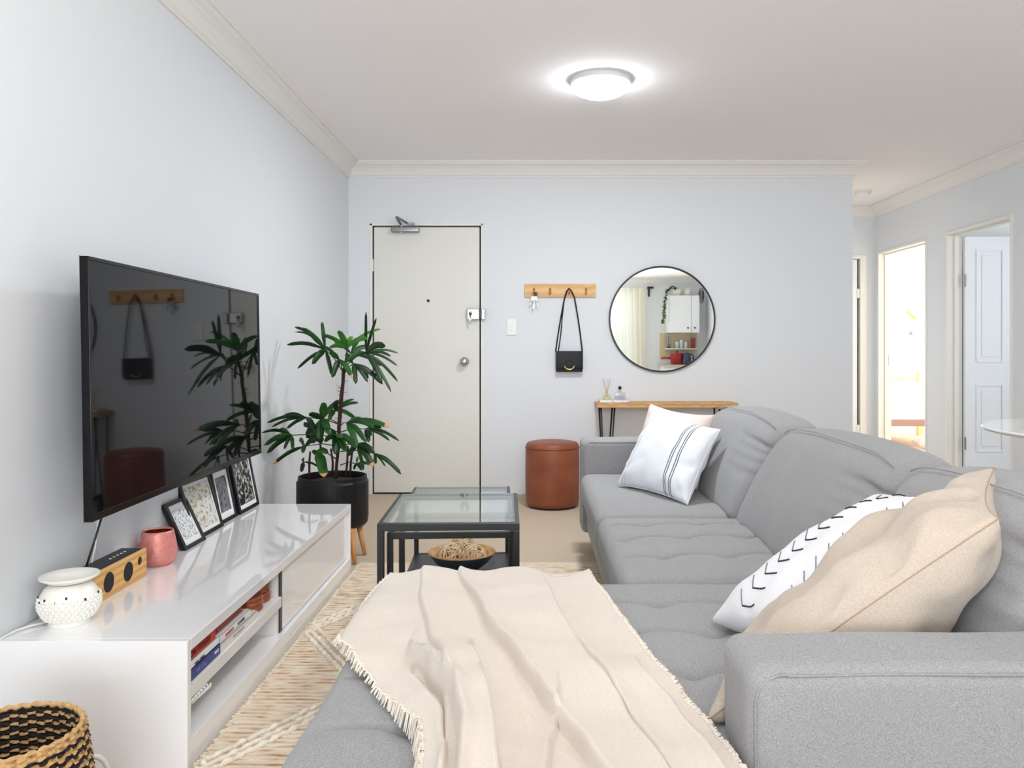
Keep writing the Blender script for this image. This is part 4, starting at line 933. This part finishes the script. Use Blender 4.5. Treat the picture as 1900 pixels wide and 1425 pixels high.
fans = [  # hub, depth offset, trunk anchor, material, tips (X, Y, depth, width)
 ((490, 350), -.05, (622, 520), 0, [(210, 315, -.02, 10), (265, 185, .10, 8), (325, 190, -.12, 13), (285, 490, -.08, 8), (392, 455, -.14, 14), (465, 150, .08, 10), (540, 550, -.05, 10), (262, 222, .16, 5)]),
 ((650, 340), .0, (640, 440), 2, [(590, 210, -.10, 15), (685, 255, .06, 12), (895, 200, .08, 8), (520, 330, -.10, 11), (470, 240, -.04, 11), (800, 270, -.10, 12)]),
 ((790, 375), .03, (640, 470), 0, [(790, 75, .02, 8), (865, 120, .06, 8), (932, 325, -.12, 16), (1025, 378, .08, 6), (1018, 470, .04, 7), (972, 662, -.05, 8), (1020, 585, .08, 8), (905, 600, -.08, 13), (640, 440, -.10, 12), (970, 400, .14, 8)]),
 ((695, 455), -.06, (624, 540), 1, [(800, 590, -.10, 9), (910, 605, -.04, 13), (712, 602, -.14, 12), (805, 560, .04, 12), (640, 380, -.02, 12)]),
 ((590, 425), -.08, (622, 540), 1, [(538, 555, -.16, 13), (525, 360, -.12, 12), (690, 560, -.16, 13), (470, 330, .02, 9)]),
 ((680, 380), .12, (640, 460), 0, [(830, 330, .22, 12), (760, 250, .24, 11), (900, 470, .24, 12), (560, 300, .24, 11)]),
 ((350, 850), -.02, (590, 900), 0, [(60, 888, -.04, 9), (95, 918, .06, 8), (205, 930, -.08, 9), (180, 840, .08, 8), (420, 960, -.10, 12)]),
 ((240, 980), -.04, (588, 1000), 0, [(40, 1052, -.06, 13), (60, 1110, -.10, 13), (22, 960, .08, 8), (185, 1082, -.12, 8), (250, 1088, -.10, 9), (155, 940, .08, 9)]),
 ((340, 1060), -.05, (588, 1060), 0, [(105, 1192, -.08, 10), (320, 1112, -.14, 10), (430, 1010, -.10, 12), (300, 1010, .04, 11)]),
 ((470, 860), -.03, (592, 900), 1, [(490, 742, -.08, 20), (600, 722, .04, 13), (440, 1010, -.12, 20), (370, 820, -.06, 16), (520, 980, -.12, 16)]),
 ((560, 800), .02, (600, 820), 1, [(732, 742, .02, 9), (700, 716, .10, 7), (580, 730, -.08, 12), (712, 862, -.05, 10), (510, 870, -.08, 12)]),
 ((650, 890), .0, (596, 920), 1, [(960, 922, -.02, 13), (850, 925, -.10, 12), (790, 1032, -.10, 13), (720, 1075, -.14, 15), (760, 860, .10, 9)]),
 ((790, 935), .04, (592, 960), 0, [(1032, 1022, .0, 8), (962, 1020, .08, 8), (905, 925, .0, 9), (805, 1032, -.04, 13), (830, 985, -.06, 8)]),
 ((720, 1045), -.04, (586, 1080), 0, [(850, 1110, -.08, 15), (840, 1212, -.12, 16), (770, 1235, .06, 9), (650, 1130, -.06, 14)]),
 ((850, 1115), .06, (600, 1100), 0, [(1045, 1266, .02, 11), (930, 1210, .12, 5), (860, 1190, .08, 8)]),
 ((430, 1095), -.10, (575, 1160), 1, [(480, 1288, -.16, 24), (395, 1110, -.10, 14), (510, 1110, -.10, 14)]),
 ((570, 980), -.05, (588, 1020), 0, [(480, 1022, -.14, 14), (720, 1072, -.16, 15), (560, 1120, -.16, 18), (640, 1100, -.14, 16), (500, 930, -.10, 14), (600, 1000, -.2, 18)]),
 ((400, 930), .06, (590, 960), 0, [(350, 1000, .0, 20), (460, 1040, .0, 20), (330, 900, .1, 14), (520, 900, .0, 16), (400, 1040, -.02, 18)]),
 ((720, 1190), -.02, (600, 1200), 0, [(850, 1205, .0, 8), (700, 1230, .06, 6), (760, 1240, -.06, 8), (730, 1140, .06, 5)]),
 ((330, 1180), .0, (372, 1200), 0, [(310, 1250, -.04, 10), (440, 1215, -.04, 5), (325, 1150, .06, 8)]),
]
def clear(p):                                       # keep leaves on the room side of the wall
    lim = -1.350; k = min(1, lim/p.x) if p.x < 0 else 1; e = Vector((0, 0, EYE)); return e+(p-e)*k
def leaflet(hub, tip, wpx, mtl, par, dry=False):
    w_ = wpx/3.96*4.175/F*1.75; hub, tip = Vector(hub), Vector(tip); d = tip-hub; L_ = d.length; d.normalize()
    horiz = math.hypot(d.x, d.y); arch = .10*L_*horiz
    view = Vector((pc.x*.9, 4.175, 0)).normalized()
    side = d.cross(view); side = side.normalized() if side.length > .2 else d.cross(Vector((0, 0, 1))).normalized()
    side = (side*.85+Vector((0, .55, 0))).normalized(); side = (side-d*side.dot(d)).normalized(); nr = side.cross(d).normalized()
    g = G(); n = 9; vs = []
    for i in range(n+1):
        t_ = i/n; wd = w_*(.28+.72*min(1, t_/.35)) if t_ < .35 else w_*(1-.25*(t_-.35)/.65)
        if t_ > .86: wd *= math.sqrt(max(0.06, 1-((t_-.86)/.14)**2))
        c = hub+d*L_*t_+Vector((0, 0, arch*math.sin(PI*t_)))
        vs += [c-side*wd-nr*wd*.25, c, c+side*wd-nr*wd*.25]
    fs = []
    mi = []
    for i in range(n):
        for k in (0, 1): fs.append((i*3+k, i*3+k+1, i*3+k+4, i*3+k+3)); mi.append(1 if dry and i >= n-1 else 0)
    g.v = [Vector(v) for v in vs]; g.f = fs; g.mi = mi
    o = obj('leaflet', g, [mtl, DRY], par, smooth=True, solid=.0012)
for fi, (hub, dz, anc, mi_, tips) in enumerate(fans):
    H = clear(Z(hub[0], hub[1], dz)); A_ = Z(anc[0], anc[1], 0); mid = A_.lerp(H, .5)+Vector((0, 0, .012))
    fr_ = part('frond', G().tube([A_, mid, H], [.0034, .0028, .0024], 6).ball(H, .006, 8, 6), STEM, pp, smooth=True)
    for (X, Y, d_, wp) in tips:
        leaflet(H, clear(Z(X, Y, d_)), wp, LEAF[mi_ if random.random() < .7 else (mi_+1) % 2 if mi_ < 2 else 1], fr_, dry=(X, Y) in ((540, 550), (480, 1288), (960, 922), (105, 1192), (840, 1212)) or random.random() < .025)
# ================================================================== DINING TABLE (right edge)
tc_ = Vector((2.435, 3.106, 0)); dt = thing('dining_table', tuple(tc_), 'round white pedestal dining table at the right edge', 'table')
obj('table_top', G().lathe([(0, .732), (.575, .732), (.598, .738), (.605, .746), (.605, .750), (.600, .754), (0, .754)], tc_, 96), mat('white_table_gloss', (236, 236, 234), .12, coat=.5), dt, smooth=False)
obj('pedestal', G().lathe([(.26, 0), (.26, .008), (.20, .02), (.08, .05), (.038, .12), (.030, .35), (.04, .65), (.09, .732)], tc_, 40), mat('white_pedestal', (236, 236, 234), .3), dt, smooth=True)
# ================================================================== BEDROOM
bd = thing('bed', (4.2, 9.2, 0), 'white bed with pale wooden headboard in the sunlit bedroom', 'bed')
BW = mat('pale_pine', (232, 196, 140), .5)
for x in (3.65, 4.83): obj('bed_post', G().box((x, 10.0, 0), (x+.07, 10.07, .80)), BW, bd, bevel=.004)
obj('headboard', G().box((3.72, 10.015, .58), (4.83, 10.05, .735)), BW, bd, bevel=.006)
obj('bed_rail', G().box((3.65, 8.42, .265), (4.90, 8.46, .335)), mat('rose_wood_rail', (160, 128, 120), .5), bd, bevel=.004)
obj('bed_leg', G().box((3.65, 8.42, 0), (3.70, 8.48, .265)), BW, bd); obj('bed_leg', G().box((4.85, 8.42, 0), (4.90, 8.48, .265)), BW, bd)
LINW = mat('white_bed_linen', (244, 243, 242), .9, bump=(14, .6))
obj('mattress', G().rbox((3.67, 8.47, .30), (4.88, 10.0, .52), .04, (4, 6, 1)), LINW, bd, smooth=True)
obj('duvet', G().rbox((3.62, 8.50, .47), (4.94, 9.5, .58), .05, (12, 12, 1), lambda p: p+Vector((0, 0, nz(p, 3, .04)))), LINW, bd, smooth=True)
for i, (x, lab) in enumerate(((3.98, 'white pillow on the left side of the bed'), (4.55, 'white pillow on the right side of the bed'))):
    pil = Pillow([(x-.26, 9.62, .56), (x+.26, 9.62, .56), (x+.26, 9.95, .66), (x-.26, 9.95, .66)], .07, .06, 3+i); gg, uu = pil.mesh(16)
    tag(obj('bed_pillow', gg, LINW, smooth=True), lab, 'pillow', 'bed pillows')
pil = Pillow([(3.90, 8.05, .09), (4.24, 8.0, .10), (4.28, 8.22, .16), (3.92, 8.28, .13)], .06, .06, 3); gg, uu = pil.mesh(16)
tag(obj('floor_cushion', gg, mat('taupe_cushion', (196, 178, 168), .9), smooth=True), 'taupe cushion lying on the bedroom floor at the bed foot', 'cushion')
tag(obj('bedroom_rug', G().rbox((3.75, 7.75, .0), (5.0, 8.7, .012), .005, (1, 1, 1), k=2), mat('rose_rug', (224, 196, 188), .95)), 'pale rose rug on the bedroom floor', 'rug')
hp = P(1690, 600, 8.6); hm = thing('hanging_ornament', (hp.x, hp.y, CZ), 'little ornament on a string hanging in the bedroom', 'ornament')
obj('string', G().tube([(hp.x, hp.y, CZ), (hp.x, hp.y, P(0, 615, 8.6).z)], .0015, 5), STEEL, hm); obj('bead', G().lathe([(0, 0), (.022, .004), (.028, .02), (.012, .045), (0, .055)], P(1690, 622, 8.6), 14), STEEL, hm, smooth=True)
a_, b_ = P(1683, 577, 8.6), P(1699, 592, 8.6); obj('wooden_bar', G().tube([a_, b_], .016, 8), mat('amber_wood', (230, 176, 96), .5), hm)
# ================================================================== BEHIND THE CAMERA (seen in the mirror)
SHE = sheer('sheer_curtain_cloth', (246, 242, 230))
def curtain(x0, x1, label):
    def f(s, t_):
        x = x0+(x1-x0)*s; return Vector((x+.01*math.sin(t_*3+s*9), YR+.10+.030*math.sin(s*(x1-x0)*52+.6*math.sin(t_*2)), .02+2.24*t_))
    t = thing('curtain', ((x0+x1)/2, YR+.1, 0), label, 'curtain', 'sheer curtains at the balcony door'); obj('curtain_cloth', G().grid(f, 160, 8), SHE, t, smooth=True)
curtain(1.42, 2.14, 'cream sheer curtain gathered at the kitchen side, seen in the mirror'); curtain(-1.33, -1.05, 'cream sheer curtain gathered by the left wall behind the camera')
tag(obj('curtain_rod', G().tube([(-1.34, YR+.1, 2.275), (2.17, YR+.1, 2.275)], .010, 8), MATTW, smooth=True), 'white curtain rod over the balcony door', 'curtain rod')
q = Vector((2.20, YR, 2.27)); br = thing('wall_bracket', tuple(q), 'black right angled wall bracket seen in the mirror', 'bracket')
obj('bracket_arm', G().box((q.x, YR, 2.10), (q.x+.03, YR+.03, 2.29)).box((q.x-.02, YR, 2.255), (q.x+.10, YR+.04, 2.29)), BLACK, br)
kc = thing('wall_cabinet', (2.84, YR, 1.40), 'white kitchen wall cabinet seen in the mirror', 'cabinet')
obj('carcass', G().box((2.54, YR, 1.40), (3.12, YR+.31, 2.10)), MATTW, kc)
for a, b, kx in ((2.54, 2.965, 2.90), (2.97, 3.12, 3.03)):
    dd = part('cabinet_door', G().box((a+.002, YR+.31, 1.402), (b-.002, YR+.33, 2.098)), DOORW, kc, bevel=.002)
    obj('knob', G().ball((kx, YR+.345, 1.49), .016, 10, 8), BLACK, dd, smooth=True)
tag(obj('splashback', G().box((2.42, YR, .90), (3.14, YR+.012, 1.40)), mat('beige_tiles', (206, 188, 158), .4)), 'beige splashback below the wall cabinet', 'splashback')
tag(obj('kitchen_shelf', G().box((2.50, YR+.013, 1.085), (3.10, YR+.20, 1.105)), MATTW, bevel=.002), 'white shelf across the beige splashback', 'shelf')
kt = thing('kitchen_counter', (2.85, YR+.3, 0), 'white kitchen counter under the splashback', 'counter')
obj('base_cabinet', G().box((2.42, YR+.012, .08), (3.29, YR+.56, .76)), DOORW, kt); obj('worktop', G().box((2.40, YR+.012, .76), (3.29, YR+.60, .80)), mat('worktop', (190, 180, 165), .4), kt)
KR = mat('red_enamel', (150, 34, 30), .3); KN = mat('navy_enamel', (34, 48, 74), .25)
x, y, z = 2.70, YR+.32, .80
t = thing('red_pot', (x, y, z), 'red enamel pot on the kitchen counter', 'pot'); obj('pot_body', G().lathe([(0, 0), (.11, 0), (.125, .02), (.125, .20), (.13, .21), (0, .225)], (x, y, z), 28), KR, t, smooth=True)
obj('lid_knob', G().ball((x, y, z+.24), .018, 10, 8), BLACK, t, smooth=True); obj('handle', G().tube([(x-.12, y, z+.12), (x-.22, y, z+.13), (x-.30, y, z+.12)], .016, 8), KR, t, smooth=True)
x = 2.86; y = YR+.42
t = thing('dark_kettle', (x, y, z), 'dark navy kettle in front of the red pot', 'kettle'); obj('kettle_body', G().lathe([(0, 0), (.085, 0), (.088, .02), (.07, .19), (.05, .215), (0, .225)], (x, y, z), 28), KN, t, smooth=True)
obj('handle', G().tube([(x+.06, y, z+.2), (x+.12, y, z+.18), (x+.12, y, z+.08), (x+.08, y, z+.04)], .012, 8), BLACK, t, smooth=True)
t = thing('blue_bottle', (3.02, y, z), 'blue bottle at the right of the kettle', 'bottle'); obj('bottle_body', G().lathe([(0, 0), (.035, 0), (.036, .10), (.02, .14), (.012, .17), (0, .17)], (3.02, y, z), 20), mat('blue_plastic', (60, 130, 210), .3), t, smooth=True); obj('cap', G().lathe([(.014, .17), (.014, .20), (0, .20)], (3.02, y, z), 14), mat('teal_cap', (60, 200, 200), .4), t)
for i, x in enumerate((2.56, 2.60)):
    tag(obj('tall_glass', G().lathe([(0, 0), (.02, 0), (.016, .1), (.022, .24)], (x, YR+.1, 1.106), 14), STEEL, smooth=True), ('tall dark vase at the outer end of the kitchen shelf', 'tall dark vase next to the outermost one on the kitchen shelf')[i], 'vase', 'tall vases on the kitchen shelf')
for i, (x, h) in enumerate(((2.74, .12), (2.82, .15), (2.90, .11))):
    tag(obj('glass_jar', G().lathe([(0, 0), (.035, 0), (.036, h), (.03, h+.01), (0, h+.01)], (x, YR+.1, 1.106), 18), mat('frosted_jar', (206, 214, 210), .25), smooth=True), ('short pale jar nearest the vases', 'tallest pale jar in the middle of the shelf', 'short pale jar at the right of the shelf')[i], 'jar', 'jars on the kitchen shelf')
tag(obj('red_tin', G().rbox((3.02, YR+.04, 1.106), (3.08, YR+.14, 1.30), .006, (1,1,1), k=2), KR), 'tall red tin at the right end of the kitchen shelf', 'tin')
px_, pz_ = 2.72, 2.10
t = thing('trailing_plant', (px_, YR+.18, pz_), 'trailing green plant in a white pot on top of the wall cabinet', 'plant')
obj('pot', G().lathe([(0, 0), (.06, 0), (.08, .13), (.075, .13), (.06, .11), (0, .11)], (px_, YR+.18, pz_), 24), WHITEC, t, smooth=True)
vine = [Vector((px_, YR+.18, 2.22)), Vector((2.62, YR+.30, 2.28)), Vector((2.50, YR+.36, 2.18)), Vector((2.46, YR+.36, 1.95)), Vector((2.45, YR+.36, 1.75)), Vector((2.42, YR+.36, 1.58))]
obj('vine_stem', G().tube(vine, .006, 6), STEM, t, smooth=True); g = G()
for i in range(420):
    k = random.random()*4.999; j = int(k); p = vine[j].lerp(vine[j+1], k-j); a = random.uniform(0, 2*PI); d = Vector((math.cos(a), math.sin(a)*.7, random.uniform(-.6, .3))).normalized()*random.uniform(.04, .07); s_ = d.cross(Vector((0, 0, 1))).normalized()*.018; p = Vector((p.x, max(p.y, YR+.10), p.z))
    g.add([p, p+d*.5+s_, p+d, p+d*.5-s_], [(0, 1, 2, 3)])
o = obj('vine_leaves', g, LEAF[2], t); o['kind'] = 'stuff'
t = thing('canister', (2.92, YR+.16, 2.10), 'white round canister on top of the wall cabinet', 'canister'); obj('canister_body', G().lathe([(0, 0), (.06, 0), (.06, .13), (0, .13)], (2.92, YR+.16, 2.10), 24), WHITEC, t, smooth=True); obj('lid', G().lathe([(.062, .13), (.062, .15), (0, .155)], (2.92, YR+.16, 2.10), 24), MATTW, t, smooth=True)
g = G()
for rr in (.10, .07, .04): g.tube([(3.22+rr*.5*math.cos(a), YR+.01, 2.12+rr*1.4*math.sin(a)) for a in [2*PI*i/24 for i in range(24)]], .005, 6, closed=True)
tag(obj('wire_wall_ornament', g, BLACK, smooth=True), 'black wire loop ornament on the rear wall seen in the mirror', 'ornament')
